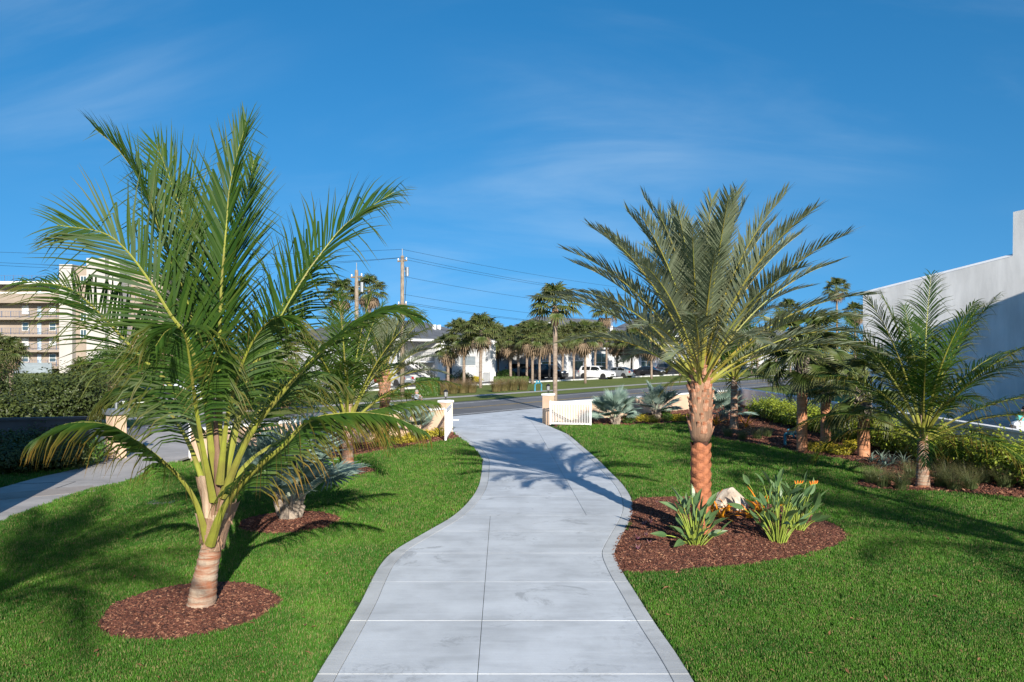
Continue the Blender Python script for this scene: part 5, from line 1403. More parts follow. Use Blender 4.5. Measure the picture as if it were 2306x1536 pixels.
for x in (-13, -7, -1, 8, 15, 21):
    window(c3, x, x+2.2, 3.2, 4.6, 0, 2, 1); window(c3, x, x+2.2, .7, 2.2, 0, 2, 1)
for x in (-10, 5, 12, 18): bxp(c3, 'pilaster', x, x+.8, -.4, -.005, -.1, 5.5, 'trim')
hip(c3, -16, 26, 0, 12, 5.85, 9.4, 6.0)
bxp(c3, 'low_wall', -12, 20, -6.2, -6.0, -.1, .9, 'trim')
# enclosure wall, white screen, blue canopy
A = P(1086, 860); B = P(1130, 856); wall('enclosure_wall', A, B, 1.05, .2, 'low white enclosure wall right of the left condo', M['condo'], M['trim'])
A = P(1103, 841); B = P(1182, 838); wall('pool_fence_wall', A, B, 1.25, .2, 'long low white wall behind the palms right of the left condo', M['trim'], M['trim'])
q = P(1172, 838); root = tag(empty('canopy', (q.x,q.y,0)), 'small blue canopy on a pole behind the cabbage palms', 'canopy')
mb = MB(); mb.tube([(0,0,-.1),(0,0,2.6)], .05, 6); mb.build('pole', M['grey_metal'], root)
mb = MB(); ap = mb.vert((0,0,2.95)); rr = [mb.vert((math.cos(a)*1.6, math.sin(a)*1.6, 2.15)) for a in [k*math.pi/4 for k in range(8)]]
for k in range(8): mb.face((rr[k], rr[(k+1)%8], ap))
mb.build('cover', plain('blue_canvas', (0.02,0.07,0.22), .8), root)
# ---- white building on the right, its long parapet stepping up
bA = V((24.87, 38.6, 0)); bB = V((20.55, 45.5, 0)); bd = (bB-bA).normalized(); ln = (bB-bA).length
nb = tag(empty('white_house', (bA.x,bA.y,0), math.atan2(bd.y, bd.x)), 'tall white stucco building at the right edge with a sloping parapet', 'building')
mb = MB()      # side profile: local x runs away from the viewer, y to the left (towards the lawn is +y)
pr = [(ln,-.1),(ln,6.86),(0,8.2),(-.02,10.4),(-14,11.6),(-14,-.1)]
a = [mb.vert((x, 0, z)) for x, z in pr]; b = [mb.vert((x, -9, z)) for x, z in pr]
mb.face(a[::-1]); mb.face(b)
for k in range(6): mb.face((a[k], a[(k+1)%6], b[(k+1)%6], b[k]))
mb.build('wall', M['stucco_white'], nb)
mb = MB(); mb.tube([(ln,-.12,6.88),(0.0,-.12,8.22)], .13, 4); mb.build('coping', M['trim'], nb)
for k in range(3):
    x = -1.2-k*3.5; bxp(nb, 'control_joint', x, x+.03, .002, .008, 0, 8.0, 'apt_grey')
# neighbour's forecourt
mb = MB(); mb.prism([(FX+.15,14),(24.0,14),(24.0,38.2),(20.3,45.2),(22,56),(19.5,58.0),(FX+.15,51.5)], -.06, .012); struct(mb.build('neighbour_forecourt', M['old_slab']))
# houses outside the picture that shade its edges: the white house to the right and the one to the left
h1 = tag(empty('neighbour_house', (26,21,0)), 'white house beyond the right picture edge that shades the forecourt', 'building')
bxp(h1, 'wall', -5.8, 9, -7, 8.2, -.1, 9.8, 'stucco_white'); bxp(h1, 'roof_parapet', -5.9, 9.1, -7.1, 8.3, 9.802, 10.1, 'trim')
h2 = tag(empty('neighbour_house', (-17,8,0)), 'white house beyond the left picture edge that shades the dark hedge', 'building')
bxp(h2, 'wall', -8, 6.7, -5, 6.4, -.1, 5.2, 'stucco_white'); hip(h2, -8, 6.7, -5, 6.4, 5.45, 7.2, 4.0, over=.1)

# ------------------------------------------------------------------ hedges, trees and shrubs across the road
def boxhedge(px0, px1, pyb, h, depth, label, seed, mat='box', n=5000, rz=RZ, round_=.0):
    a = P(px0, pyb); b = P(px1, pyb); c = (a+b)/2; wx = abs(b.x-a.x)/2
    rng = random.Random(seed); root = tag(empty('clipped_hedge', (c.x, c.y+depth/2, 0)), label, 'hedge', 'clipped hedges across the road')
    mb = MB()
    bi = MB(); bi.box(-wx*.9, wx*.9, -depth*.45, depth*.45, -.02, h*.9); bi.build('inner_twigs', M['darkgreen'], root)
    for _ in range(n):
        f = rng.random()
        if f < .45: p = V((rng.uniform(-wx,wx), -depth/2, rng.uniform(0,h))); nm = V((0,-1,0))
        elif f < .8: p = V((rng.uniform(-wx,wx), rng.uniform(-depth/2,depth/2), h)); nm = V((0,0,1))
        else: s_ = rng.choice((-1,1)); p = V((s_*wx, rng.uniform(-depth/2,depth/2), rng.uniform(0,h))); nm = V((s_,0,0))
        if round_: 
            k = 1-round_*(p.x/wx)**2; p.z *= max(.3, k)
        p += nm*rng.uniform(-.10,.04)+V((0,0,.04*noise.noise(p*1.5)))
        nm = (nm+V((rng.uniform(-.8,.8),rng.uniform(-.8,.8),rng.uniform(-.3,.9)))).normalized(); t = nm.cross(V((rng.uniform(-1,1),rng.uniform(-1,1),rng.uniform(-1,1)))).normalized(); b_ = nm.cross(t); s = .055; g = rng.random()
        mb.face([mb.vert(p-t*s,(0,g,0)), mb.vert(p+b_*s*.6,(.5,g,0)), mb.vert(p+t*s,(1,g,0)), mb.vert(p-b_*s*.6,(.5,g,0))])
    stuff(mb.build('foliage', M[mat], root))
boxhedge(936, 986, 892, 1.40, 1.6, 'square clipped bright green hedge block beside the left gate pillar', 1)
boxhedge(1112, 1190, 864, .75, 1.4, 'long low clipped hedge behind the fountain grasses', 2, n=4000)
boxhedge(1120, 1160, 858, 1.35, 1.6, 'rounded clipped hedge rising behind the long low one', 3, n=3500, round_=.35)
boxhedge(1120, 1300, 843, 1.3, 1.5, 'dark clipped hedge along the condo behind the black van', 4, n=6000)
boxhedge(880, 936, 893, .45, .8, 'low green edging hedge left of the square hedge block', 5, n=1800)
for k, (px, py, r, mt, lb) in enumerate([(1030,861,(1.3,1.3,.8),'darkshrub','dark rounded shrub before the left condo windows'),(1050,862,(1.0,1.0,.6),'darkshrub','dark shrub beside the condo corner'),(1072,861,(.8,.8,.35),'yellow','yellow leaved low shrub at the condo corner'),(1010,862,(.8,.8,.5),'box','green shrub before the condo pilaster'),(950,858,(.9,.9,.45),'brom','orange croton shrub at the condo stairs'),(968,857,(.8,.8,.5),'brom','orange croton shrub right at the foot of the stairs'),(930,860,(.8,.8,.35),'purple','purple low shrub left of the stairs'),(1730,835,(1.4,1.4,.8),'box','round green shrub before the right condo'),(1440,840,(.5,.5,.8),'brom','red potted shrub beside the condo stairs')]):
    shrub('condo_shrub', P(px,py), lb, 'shrub', r, 900, .09, mt, 300+k, 'shrubs before the condos', 2, 4)
def bgtree(px, py, y, r, label, seed, n=2600, mat='darkgreen'):
    c = PY(px, py, y); rng = random.Random(seed); root = tag(empty('background_tree', (c.x,c.y,0)), label, 'tree', 'trees far behind the condos')
    mb = MB()
    for k in range(6):
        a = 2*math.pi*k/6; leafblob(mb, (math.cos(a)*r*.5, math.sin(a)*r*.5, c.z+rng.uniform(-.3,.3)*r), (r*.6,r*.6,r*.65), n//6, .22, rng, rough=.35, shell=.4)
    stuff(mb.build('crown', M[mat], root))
    mb = MB(); mb.tube([(0,0,-.1),(.1,0,c.z*.5),(0,.1,c.z)], [.25,.2,.1], 7); mb.build('trunk', M['twig'], root)
for k, (px, py, y, r) in enumerate([(1112,806,140,3.2),(1140,802,150,3.8),(1168,806,145,3.2),(1195,804,150,3.4),(1620,800,150,3.6),(1660,796,160,4.2),(1850,795,150,4.0),(1800,792,165,4.5),(700,800,120,4.0),(740,790,125,4.6),(600,795,120,4.2),(480,800,115,4.2),(420,805,120,3.8),(320,815,110,3.2),(270,812,112,3.0),(210,830,100,2.4),(860,800,120,3.2),(1960,800,150,4.0),(2010,800,160,4.6)]):
    bgtree(px, py, y, r, ['dense','rounded','broad','tall','low','loose'][k % 6]+' dark tree '+['right of the left condo','behind the shaded palm trunks','behind the blue canopy','behind the black van','behind the date palm trunk','left of the far right condo','behind the middle orange trunk','behind the leftmost orange trunk','behind the small coconut palm','behind the tall fan palms','behind the largest coconut palm heart','behind the left fronds','left of the largest coconut palm heart','right of the beige apartment block','before the beige rear wing','at the foot of the beige stair tower','behind the rear left date palm','behind the thickest orange trunk','behind the right coconut palm'][k], 400+k)
# ------------------------------------------------------------------ utility poles and wires
def pole(b, h, label, arms):
    root = tag(empty('utility_pole', b), label, 'utility pole', 'utility poles')
    mb = MB(); mb.tube([(0,0,-.2),(0,0,h*.5),(0,0,h)], [.19,.165,.13], 10); mb.build('shaft', M['wood'], root, True)
    for z, wd in arms:
        mb = MB(); mb.obox(V((-UD.y*0-wd*ND.x/1, -wd*ND.y, 0)), V((wd*ND.x, wd*ND.y, 0)), .05, z-.06, z+.06); mb.build('crossarm', M['wood'], root)
        for s_ in (-1,1):
            mb = MB(); mb.tube([(s_*wd*.9*ND.x,s_*wd*.9*ND.y,z+.06),(s_*wd*.9*ND.x,s_*wd*.9*ND.y,z+.22)], [.04,.06], 6); mb.build('insulator', M['white_metal'], root)
    mb = MB(); mb.tube([(0,0,h),(0,0,h+.55)], .03, 6); mb.build('top_pin', M['grey_metal'], root)
    mb = MB(); mb.tube([(.38,0,h-.9),(.38,0,h-1.6)], .14, 8); mb.tube([(.12,0,h-1.2),(.38,0,h-1.2)], .03, 5); mb.build('switch_gear', M['grey_metal'], root)
    mb = MB(); mb.tube([(.2,0,h-.8),(.3,0,h-2),(.22,0,h-3.4),(.16,0,h-4.5)], .02, 5); mb.build('cable_drop', M['black_metal'], root)
    return root
p1_ = P(906, 893); pole(p1_, 11.0, 'weathered utility pole standing left of the condo, full height above the fronds', [(10.6,.5),(7.2,.45)])
p2_ = P(803, 899); pole(p2_, 9.5, 'thicker cut off utility pole left of the taller one', [(9.0,.6)])
p3_ = p1_+UD*62; p0_ = V((-52, 63, 0))
pole(p3_, 11.0, 'distant utility pole hidden behind the date palm crown', [(10.6,.5),(7.2,.45)])
pole(p0_, 11.6, 'utility pole beyond the left picture edge', [(11.2,.5)])
def wire(a, b, sag, label, r=.011):
    mb = MB(); mb.tube([a.lerp(b, k/20)-V((0,0,sag*4*(k/20)*(1-k/20))) for k in range(21)], r, 4); o = mb.build('power_line', M['black_metal']); tag(o, label, 'cable', 'power lines')
for k, (z, off, sag) in enumerate([(11.5,0,.7),(10.85,-.45,.9),(10.85,.45,.9),(9.4,0,1.0),(8.0,.0,1.0),(7.35,.4,1.1),(7.35,-.4,1.1),(5.6,0,1.0),(4.5,0,.6)]):
    wire(p1_+ND*off+V((0,0,z)), p3_+ND*off+V((0,0,z)), sag, ['topmost','upper left','upper right','fourth','middle','lower right','lower left','low','lowest'][k]+' wire running right from the utility pole over the condos')
for k, (z, off, sag) in enumerate([(11.5,0,.6),(10.85,-.4,.9),(10.85,.4,1.1),(5.0,0,.5)]):
    wire(p1_+ND*off+V((0,0,z)), p0_+ND*off+V((0,0,z+.6 if z > 6 else z)), sag, ['topmost','upper','second upper','low'][k]+' wire running left from the utility pole behind the coconut palm')
# blue pipes on the far verge
q = P(1212, 880); root = tag(empty('pipe_assembly', (q.x,q.y,0), RZ), 'teal backflow pipes on the far verge left of the right lantern', 'pipe')
mb = MB(); mb.tube([(-.5,0,-.05),(-.5,0,.55),(-.3,0,.7),(.3,0,.7),(.5,0,.55),(.5,0,-.05)], .07, 8); mb.build('pipe_loop', M['teal_paint'], root)
for x in (-.2,.2):
    mb = MB(); mb.tube([(x,0,.7),(x,0,.95)], [.05,.09], 8); mb.build('valve', M['teal_paint'], root)
# ------------------------------------------------------------------ cars
M['tyre'] = plain('tyre_rubber', (0.02,0.02,0.02), .85)
M['rim'] = plain('alloy_rim', (0.45,0.46,0.47), .3, .05, 3, metallic=.8)
M['dark_rim'] = plain('black_rim', (0.03,0.03,0.03), .3, .05, 3)
M['headlight'] = glassmat('headlight_glass', (0.75,0.76,0.78), .1)
M['taillight'] = glassmat('taillight_glass', (0.35,0.01,0.01), .2)
M['plastic'] = plain('black_plastic', (0.025,0.025,0.027), .6)
def paint(name, c, metallic=0.0): return plain(name, c, .28, .02, 1, metallic=metallic, coat=.8, spec=.5)
CARP = {'black': paint('black_car_paint', (0.012,0.012,0.014)), 'white': paint('white_car_paint', (0.78,0.79,0.80)), 'silver': paint('silver_car_paint', (0.42,0.45,0.48), .5), 'navy': paint('navy_car_paint', (0.025,0.03,0.042)), 'blue': paint('blue_car_paint', (0.02,0.07,0.19)), 'red': paint('red_car_paint', (0.28,0.02,0.02))}
def prof_at(pr, x):
    for (a, za), (b, zb) in zip(pr, pr[1:]):
        if a <= x <= b: return za+(zb-za)*(x-a)/(b-a)
    return pr[-1][1]
def car(pos, heading, label, color, kind, rim='rim'):
    """x forward; profile = roof line, belt = window line"""
    if kind == 'suv': L, W, Z = 4.8, 1.94, 1.76; top = [(0,.95),(.06,1.05),(.18,1.35),(.42,1.70),(.9,1.76),(2.6,1.75),(3.05,1.66),(3.62,1.14),(4.3,1.06),(4.68,.95),(4.8,.72)]; ws = (3.08,3.60); rg_ = (.18,.45); sw = (.62,3.35)
    elif kind == 'van': L, W, Z = 5.3, 2.0, 1.95; top = [(0,1.0),(.05,1.25),(.15,1.85),(.5,1.95),(3.3,1.93),(3.6,1.82),(4.05,1.25),(4.8,1.12),(5.18,1.0),(5.3,.75)]; ws = (3.62,4.03); rg_ = (.07,.3); sw = (.5,3.8)
    elif kind == 'hatch': L, W, Z = 4.45, 1.75, 1.5; top = [(0,.85),(.08,1.0),(.35,1.15),(1.3,1.47),(2.1,1.5),(2.6,1.44),(3.45,1.0),(4.1,.86),(4.4,.72),(4.45,.6)]; ws = (2.65,3.40); rg_ = (.4,1.25); sw = (.75,3.1)
    else: L, W, Z = 4.75, 1.82, 1.45; top = [(0,.80),(.06,.98),(.7,1.02),(1.45,1.40),(2.1,1.45),(2.75,1.40),(3.45,1.0),(4.3,.88),(4.68,.76),(4.75,.6)]; ws = (2.8,3.42); rg_ = (.75,1.42); sw = (1.05,3.2)
    belt = min(prof_at(top, sw[1]+.35), prof_at(top, .5), {'suv':1.10,'van':1.22,'hatch':.98,'sedan':.96}[kind])
    root = tag(empty('parked_car', (pos.x,pos.y,pos.z), heading), label, 'car', 'parked cars')
    w1 = W/2
    N = 34; xs = [L*k/N for k in range(N+1)]
    def wid(x):
        e = min(x, L-x); return w1*(1-.20*max(0, 1-e/.55)**2)
    def sect(x):
        zt = prof_at(top, x); zb = min(zt-.02, belt); w_ = wid(x); zs = .24+(.10 if x < .3 or x > L-.3 else 0)
        wr = w_*(1-.28*max(0, (zt-belt))/(Z-belt)) if zt > belt else w_*.97
        return [(x,-w_*.93,zs),(x,-w_,zs+.22),(x,-w_*.985,zb),(x,-wr*.97,zt-.05),(x,-wr*.82,zt),(x,wr*.82,zt),(x,wr*.97,zt-.05),(x,w_*.985,zb),(x,w_,zs+.22),(x,w_*.93,zs)]
    mb = MB(); rings = [[mb.vert(p) for p in sect(x)] for x in xs]
    for a, b in zip(rings, rings[1:]):
        for k in range(9): mb.face((a[k], a[k+1], b[k+1], b[k]))
        mb.face((a[9], a[0], b[0], b[9]))
    mb.face(rings[0][::-1]); mb.face(rings[-1])
    for v_i, v_ in enumerate(mb.v): mb.v[v_i] = (v_[0]-L/2, v_[1], v_[2])
    body = mb.build('body', CARP[color], root, True)
    for p_ in body.data.polygons: p_.use_smooth = True
    m_ = body.modifiers.new('edge', 'EDGE_SPLIT'); m_.split_angle = R(32)
    def sidepatch(x0, x1, s_, name, mat, f0=.10, f1=.88, off=.012):
        mb = MB(); prev = None
        for k in range(7):
            x = x0+(x1-x0)*k/6; q = sect(x); lo = V(q[2] if s_ < 0 else q[7]); hi = V(q[3] if s_ < 0 else q[6])
            a = lo.lerp(hi, f0)+V((-L/2, s_*off, 0)); b = lo.lerp(hi, f1)+V((-L/2, s_*off, 0))
            i = (mb.vert(a), mb.vert(b))
            if prev: mb.face((prev[0], i[0], i[1], prev[1]))
            prev = i
        return mb.build(name, mat, body)
    mid = (sw[0]+sw[1])/2-.05
    for s_ in (-1, 1):
        sidepatch(sw[0], mid-.06, s_, 'rear_side_window', M['car_glass']); sidepatch(mid+.06, sw[1]-.05, s_, 'front_side_window', M['car_glass'])
    for (x0, x1), nm in ((ws, 'windshield'), (rg_, 'rear_window')):
        mb = MB(); prev = None
        for k in range(6):
            x = x0+(x1-x0)*k/5; q = sect(x); z = q[4][2]+.012; hw = abs(q[4][1])*1.0
            i = (mb.vert((x-L/2,-hw,z)), mb.vert((x-L/2,hw,z)))
            if prev: mb.face((prev[0], i[0], i[1], prev[1]))
            prev = i
        mb.build(nm, M['car_glass'], body)
    wr = .36 if kind in ('suv','van') else .32
    for x in (L*.19, L*.815):
        for s_ in (-1, 1):
            wl = empty('wheel', (0,0,0)); wl.parent = root; wl.location = (x-L/2, s_*(w1-.10), wr)
            mb = MB(); n = 20
            pr = [(wr*.62,.10),(wr*.9,.115),(wr,.09),(wr,-.09),(wr*.9,-.115),(wr*.62,-.10)]
            rr = [[mb.vert((math.cos(2*math.pi*k/n)*r_, y_, math.sin(2*math.pi*k/n)*r_)) for k in range(n)] for r_, y_ in pr]
            for a, b in zip(rr, rr[1:]):
                for k in range(n): mb.face((a[k], a[(k+1)%n], b[(k+1)%n], b[k]))
            mb.build('tyre', M['tyre'], wl, True)
            mb = MB(); c_ = mb.vert((0, s_*.085, 0)); rg2 = [mb.vert((math.cos(2*math.pi*k/20)*wr*.63*(1 if k % 4 < 2 else .8), s_*.10, math.sin(2*math.pi*k/20)*wr*.63*(1 if k % 4 < 2 else .8))) for k in range(20)]
            for k in range(20): mb.face((c_, rg2[k], rg2[(k+1)%20]))
            mb.build('rim', M[rim], wl)
            mb = MB(); mb.tube([(x-L/2, s_*(w1-.30), wr), (x-L/2, s_*(w1+.004), wr)], wr*1.16, 20); mb.build('wheel_arch', M['plastic'], body)
    zh = prof_at(top, L-.25)-.12
    for s_ in (-1, 1):
        mb = MB(); mb.box(L/2-.34, L/2-.05, s_*w1*.58-.19, s_*w1*.58+.19, zh-.08, zh+.06); mb.build('headlight', M['headlight'], body)
        zt_ = prof_at(top, .1)-.12
        mb = MB(); mb.box(-L/2-.015, -L/2+.16, s_*w1*.70-.14, s_*w1*.70+.14, zt_-.18, zt_+.06); mb.build('taillight', M['taillight'], body)
        mb = MB(); mb.tube([(ws[0]+.18-L/2, s_*w1*.95, belt+.06), (ws[0]+.16-L/2, s_*(w1+.16), belt+.10)], [.05,.10], 6, flat=.6); mb.build('mirror', CARP[color], body)
        mb = MB(); mb.box(mid-.45-L/2, mid-.25-L/2, s_*w1-.02 if s_ > 0 else s_*w1-.015, s_*w1+.015 if s_ > 0 else s_*w1+.02, belt-.16, belt-.12); mb.build('door_handle', M['grey_metal'], body)
    mb = MB(); mb.box(L/2-.05, L/2+.012, -w1*.42, w1*.42, .50, .68); mb.build('grille', M['plastic'], body)
    mb = MB(); mb.box(L/2-.08, L/2+.02, -w1*.62, w1*.62, .30, .42); mb.build('bumper_intake', M['plastic'], body)
    mb = MB(); mb.box(-L/2-.02, -L/2+.02, -.26, .26, .62, .74); mb.build('number_plate', M['trim'], body)
    return root
HD = math.atan2(-ND.y, -ND.x)
def cp_(px, py, dz=.0): p = P(px, py); return V((p.x, p.y, -.02))
car(cp_(1235,853), HD, 'large black SUV van with a long dark side, nose towards the road', 'black', 'van', 'dark_rim')
car(cp_(1180,850), HD, 'black pickup shaped van half hidden behind the cabbage palm trunks', 'black', 'van', 'dark_rim')
car(cp_(1288,846), HD, 'white sedan parked behind the black van nose', 'white', 'sedan')
car(cp_(1344,853), HD, 'white SUV with black wheels behind a cabbage palm trunk', 'white', 'suv', 'dark_rim')
car(cp_(1391,850), HD+math.pi, 'silver hatchback parked tail to the road', 'silver', 'hatch')
car(cp_(1462,846), HD, 'black sedan right of the condo stairs', 'black', 'sedan')
car(cp_(1512,842), HD, 'dark SUV behind the black sedan', 'navy', 'suv')
car(cp_(1549,841), HD, 'white sedan at the right end of the row beside the date palm', 'white', 'sedan')
car(cp_(884,867), HD+math.pi, 'silver sedan with red tail light left of the utility pole', 'silver', 'sedan')
car(cp_(822,868), HD+math.pi, 'red hatchback behind the rear left date palm', 'red', 'hatch')
car(cp_(664,874), HD, 'blue sedan glimpsed through the coconut fronds', 'blue', 'sedan')
car(cp_(425,893), HD, 'white sedan glimpsed left of the coconut palm stems', 'white', 'sedan')
# ------------------------------------------------------------------ people
M['skin'] = plain('skin', (0.42,0.25,0.17), .6, .05)
def skinned(name, parent, verts, edges, rad, mat, root_i=0):
    me = bpy.data.meshes.new(name); me.from_pydata([tuple(v) for v in verts], edges, []); me.materials.append(mat)
    o = add(name, me, parent)
    o.modifiers.new('skin', 'SKIN')
    sv = me.skin_vertices[0].data if me.skin_vertices else None
    if sv is None:
        import bmesh
        bm = bmesh.new(); bm.from_mesh(me); bm.verts.layers.skin.verify(); bm.to_mesh(me); bm.free(); sv = me.skin_vertices[0].data
    for i, r in enumerate(rad): sv[i].radius = (r, r) if not isinstance(r, tuple) else r; sv[i].use_root = (i == root_i)
    m = o.modifiers.new('sub', 'SUBSURF'); m.levels = 1; m.render_levels = 2
    return o
def person(base, rz, label, J, shirt, pants, hairc):
    root = tag(empty('person', base, rz), label, 'person')
    names = ['pelvis','belly','chest','neck','headb','headt','shL','elL','wrL','shR','elR','wrR','hipL','knL','anL','toL','hipR','knR','anR','toR']
    v = [V(J[n]) for n in names]; ix = {n: i for i, n in enumerate(names)}
    E = [('pelvis','belly'),('belly','chest'),('chest','neck'),('neck','headb'),('headb','headt'),('chest','shL'),('shL','elL'),('elL','wrL'),('chest','shR'),('shR','elR'),('elR','wrR'),('pelvis','hipL'),('hipL','knL'),('knL','anL'),('anL','toL'),('pelvis','hipR'),('hipR','knR'),('knR','anR'),('anR','toR')]
    rd = dict(pelvis=.13,belly=.125,chest=.14,neck=.052,headb=.085,headt=.075,shL=.062,elL=.043,wrL=.028,shR=.062,elR=.043,wrR=.028,hipL=.088,knL=.058,anL=.04,toL=.035,hipR=.088,knR=.058,anR=.04,toR=.035)
    verts = list(v); edges = [(ix[a], ix[b]) for a, b in E]; rad = [rd[n] for n in names]
    for sfx in ('L','R'):       # hands: palm, four fingers and a thumb
        wr = v[ix['wr'+sfx]]; d = (wr-v[ix['el'+sfx]]).normalized(); sd_ = d.cross(V((0,0,1))); sd_ = sd_.normalized() if sd_.length > .1 else V((1,0,0))
        pm = len(verts); verts.append(wr+d*.07); rad.append((.036,.02)); edges.append((ix['wr'+sfx], pm))
        for k, (o_, l_) in enumerate(((-.03,.07),(-.01,.08),(.01,.078),(.03,.06))):
            a = len(verts); verts.append(wr+d*.10+sd_*o_); rad.append(.010); edges.append((pm, a))
            b = len(verts); verts.append(wr+d*(.10+l_)+sd_*o_+V((0,0,-.015))); rad.append(.008); edges.append((a, b))
        a = len(verts); verts.append(wr+d*.07+sd_*.06); rad.append(.011); edges.append((pm, a))
    skinned('body', root, verts, edges, rad, M['skin'])
    def cloth(nm, keys, ed, grow, mat, cut={}):
        vv = [V(J[k]) if k not in cut else V(J[cut[k][0]]).lerp(V(J[cut[k][1]]), cut[k][2]) for k in keys]; ii = {k: i for i, k in enumerate(keys)}
        rr = [(rd[k] if k in rd else rd[cut[k][0]])+grow for k in keys]
        skinned(nm, root, vv, [(ii[a], ii[b]) for a, b in ed], rr, mat)
    cloth('shirt', ['pelvis','belly','chest','shL','sL2','shR','sR2'], [('pelvis','belly'),('belly','chest'),('chest','shL'),('shL','sL2'),('chest','shR'),('shR','sR2')], .022, shirt, {'sL2':('shL','elL',.75),'sR2':('shR','elR',.75)})
    cloth('trousers', ['pelvis','hipL','knL','anL','hipR','knR','anR'], [('pelvis','hipL'),('hipL','knL'),('knL','anL'),('pelvis','hipR'),('hipR','knR'),('knR','anR')], .02, pants)
    hb, ht = V(J['headb']), V(J['headt']); up = (ht-hb).normalized()
    mb = MB(); c = hb.lerp(ht, .75)
    fwd = V(J.get('fwd', (0,-1,0)))
    for j in range(6):
        t = j/5*1.75
        for k in range(12):
            pass
    rows_ = []
    x_ = fwd.cross(up).normalized(); f_ = up.cross(x_)
    for j in range(7):
        t = j/6*1.9; row = []
        for k in range(14):
            a = 2*math.pi*k/14; lim = min(t, 1.15+.75*max(0, -math.cos(a))); r_ = .108
            row.append(mb.vert(c+up*math.cos(lim)*r_*1.1+(f_*math.cos(a)+x_*math.sin(a))*math.sin(lim)*r_))
        rows_.append(row)
    for a, b in zip(rows_, rows_[1:]):
        for k in range(14): mb.face((a[k], a[(k+1)%14], b[(k+1)%14], b[k]))
    mb.build('hair', hairc, root, True)
    fc = hb.lerp(ht, .45); mb = MB(); mb.tube([fc+f_*.085+up*.03, fc+f_*.115-up*.012, fc+f_*.09-up*.03], [.010,.016,.010], 6); mb.build('nose', M['skin'], root)
    for s_ in (-1, 1):
        mb = MB(); mb.tube([fc+f_*.082+x_*s_*.034+up*.03, fc+f_*.094+x_*s_*.034+up*.03], [.014,.008], 6); mb.build('eye', M['dark_in'], root)
        mb = MB(); mb.tube([fc+x_*s_*.085+up*.03, fc+x_*s_*.10, fc+x_*s_*.085-up*.03], [.012,.018,.010], 6); mb.build('ear', M['skin'], root)
    mb = MB(); mb.tube([fc+f_*.088-x_*.022-up*.055, fc+f_*.094-up*.057, fc+f_*.088+x_*.022-up*.055], .006, 5); mb.build('mouth', plain('lips', (0.30,0.10,0.08), .5), root)
    return root
# bending person seen from behind, over the left wall
J1 = dict(pelvis=(0,0,.86), belly=(0,.16,.98), chest=(0,.34,1.10), neck=(0,.48,1.17), headb=(0,.53,1.20), headt=(0,.58,1.34), shL=(-.19,.40,1.12), elL=(-.26,.52,.88), wrL=(-.20,.68,.74), shR=(.19,.40,1.12), elR=(.26,.52,.88), wrR=(.20,.68,.74), hipL=(-.10,0,.82), knL=(-.12,.08,.46), anL=(-.12,-.02,.07), toL=(-.13,.14,.04), hipR=(.10,0,.82), knR=(.12,.08,.46), anR=(.12,-.02,.07), toR=(.13,.14,.04), fwd=(0,.8,-.6))
b = PY(938, 900, 42.0); person(V((b.x, b.y, -.03)), .1, 'person in a pale blue grey shirt bending forward behind the left wall', J1, plain('pale_blue_shirt', (0.40,0.45,0.50), .8, .06), plain('dark_shorts', (0.05,0.055,0.07), .8), plain('grey_hair', (0.32,0.27,0.24), .9))
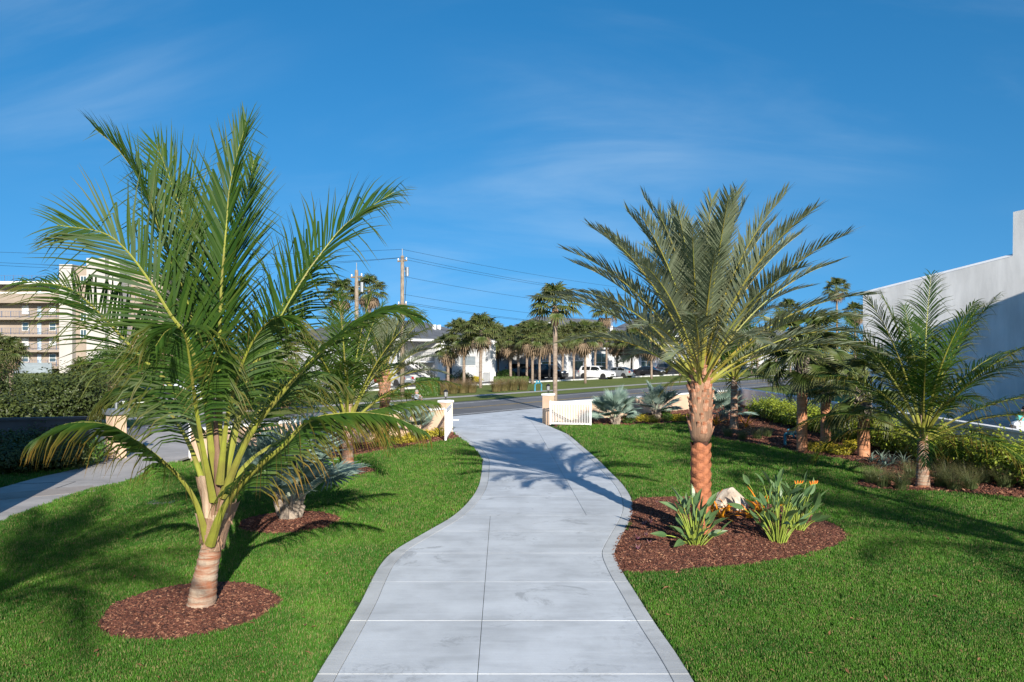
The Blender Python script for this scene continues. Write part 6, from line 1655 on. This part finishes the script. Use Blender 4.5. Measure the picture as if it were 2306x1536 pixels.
J2 = dict(pelvis=(0,0,.92), belly=(0,0,1.08), chest=(0,-.02,1.30), neck=(0,-.03,1.46), headb=(0,-.05,1.52), headt=(0,-.06,1.67), shL=(-.20,-.02,1.38), elL=(-.30,-.10,1.16), wrL=(-.26,-.26,1.34), shR=(.20,-.02,1.38), elR=(.27,0,1.10), wrR=(.26,-.10,.88), hipL=(-.10,0,.88), knL=(-.11,-.03,.48), anL=(-.11,.02,.07), toL=(-.12,-.14,.04), hipR=(.10,0,.88), knR=(.11,-.03,.48), anR=(.11,.02,.07), toR=(.12,-.14,.04), fwd=(-.5,-.85,0))
person(V((16.02, 24.3, .012)), 0, 'person in a teal shirt at the right picture edge resting a hand on a bin', J2, plain('teal_shirt', (0.08,0.42,0.40), .8, .06), plain('dark_trousers', (0.05,0.05,0.06), .8), plain('dark_hair', (0.03,0.02,0.015), .8))
root = tag(empty('trash_bin', (15.72, 24.0, .012)), 'white round bin with a plastic bag over its rim behind the side wall', 'bin')
mb = MB(); mb.tube([(0,0,0),(0,0,.5),(0,0,1.12),(0,0,1.15)], [.22,.25,.28,.285], 18); mb.build('bin_body', M['white_metal'], root, True)
mb = MB(); rng = random.Random(4); mb.tube([(0,0,1.06),(0,0,1.17),(0,0,1.24),(0,0,1.29)], [.30,.30,.26,.12], 18, rng=rng, jit=.08); mb.build('bag_liner', M['trim'], root)
mb = MB(); mb.tube([(-.24,-.08,.98),(-.36,-.12,1.06),(-.30,-.1,1.16)], [.10,.12,.08], 8, flat=.5); mb.build('lid_flap', M['plastic'], root)
# ------------------------------------------------------------------ palms behind the viewer: their crowns shade the lawn's corners
def shade_palm(base, label, th, ln, nfr, seed):
    fr = auto_fronds(V((0,0,th+.2)), nfr, ln, seed, el0=(80, 5), bend=(.3, 1.3), L=.75, n=46, drop=.7, vee=.25, start=.22, rr=(.036,.004))
    cocopalm(V(base), label, th, fr, [V((0,0,-.02)), V((0,0,th*.5)), V((0,0,th)), V((0,0,th+.5))], [.19,.15,.14,.05], seed, sheaths=3)
shade_palm((-3.6, -3.4, 0), 'coconut palm behind the viewer on the left, only its shadow on the lawn shows', 5.8, 3.2, 26, 61)
shade_palm((-8.6, -2.2, 0), 'coconut palm behind the viewer at the far left, only its shadow shows', 5.2, 3.2, 24, 62)
shade_palm((12.3, 0.6, 0), 'coconut palm behind the viewer on the right, only its shadow shows', 5.2, 3.3, 24, 63)
shade_palm((12.0, 5.2, 0), 'tall coconut palm beyond the right picture edge, only its shadow shows', 7.4, 3.0, 13, 64)
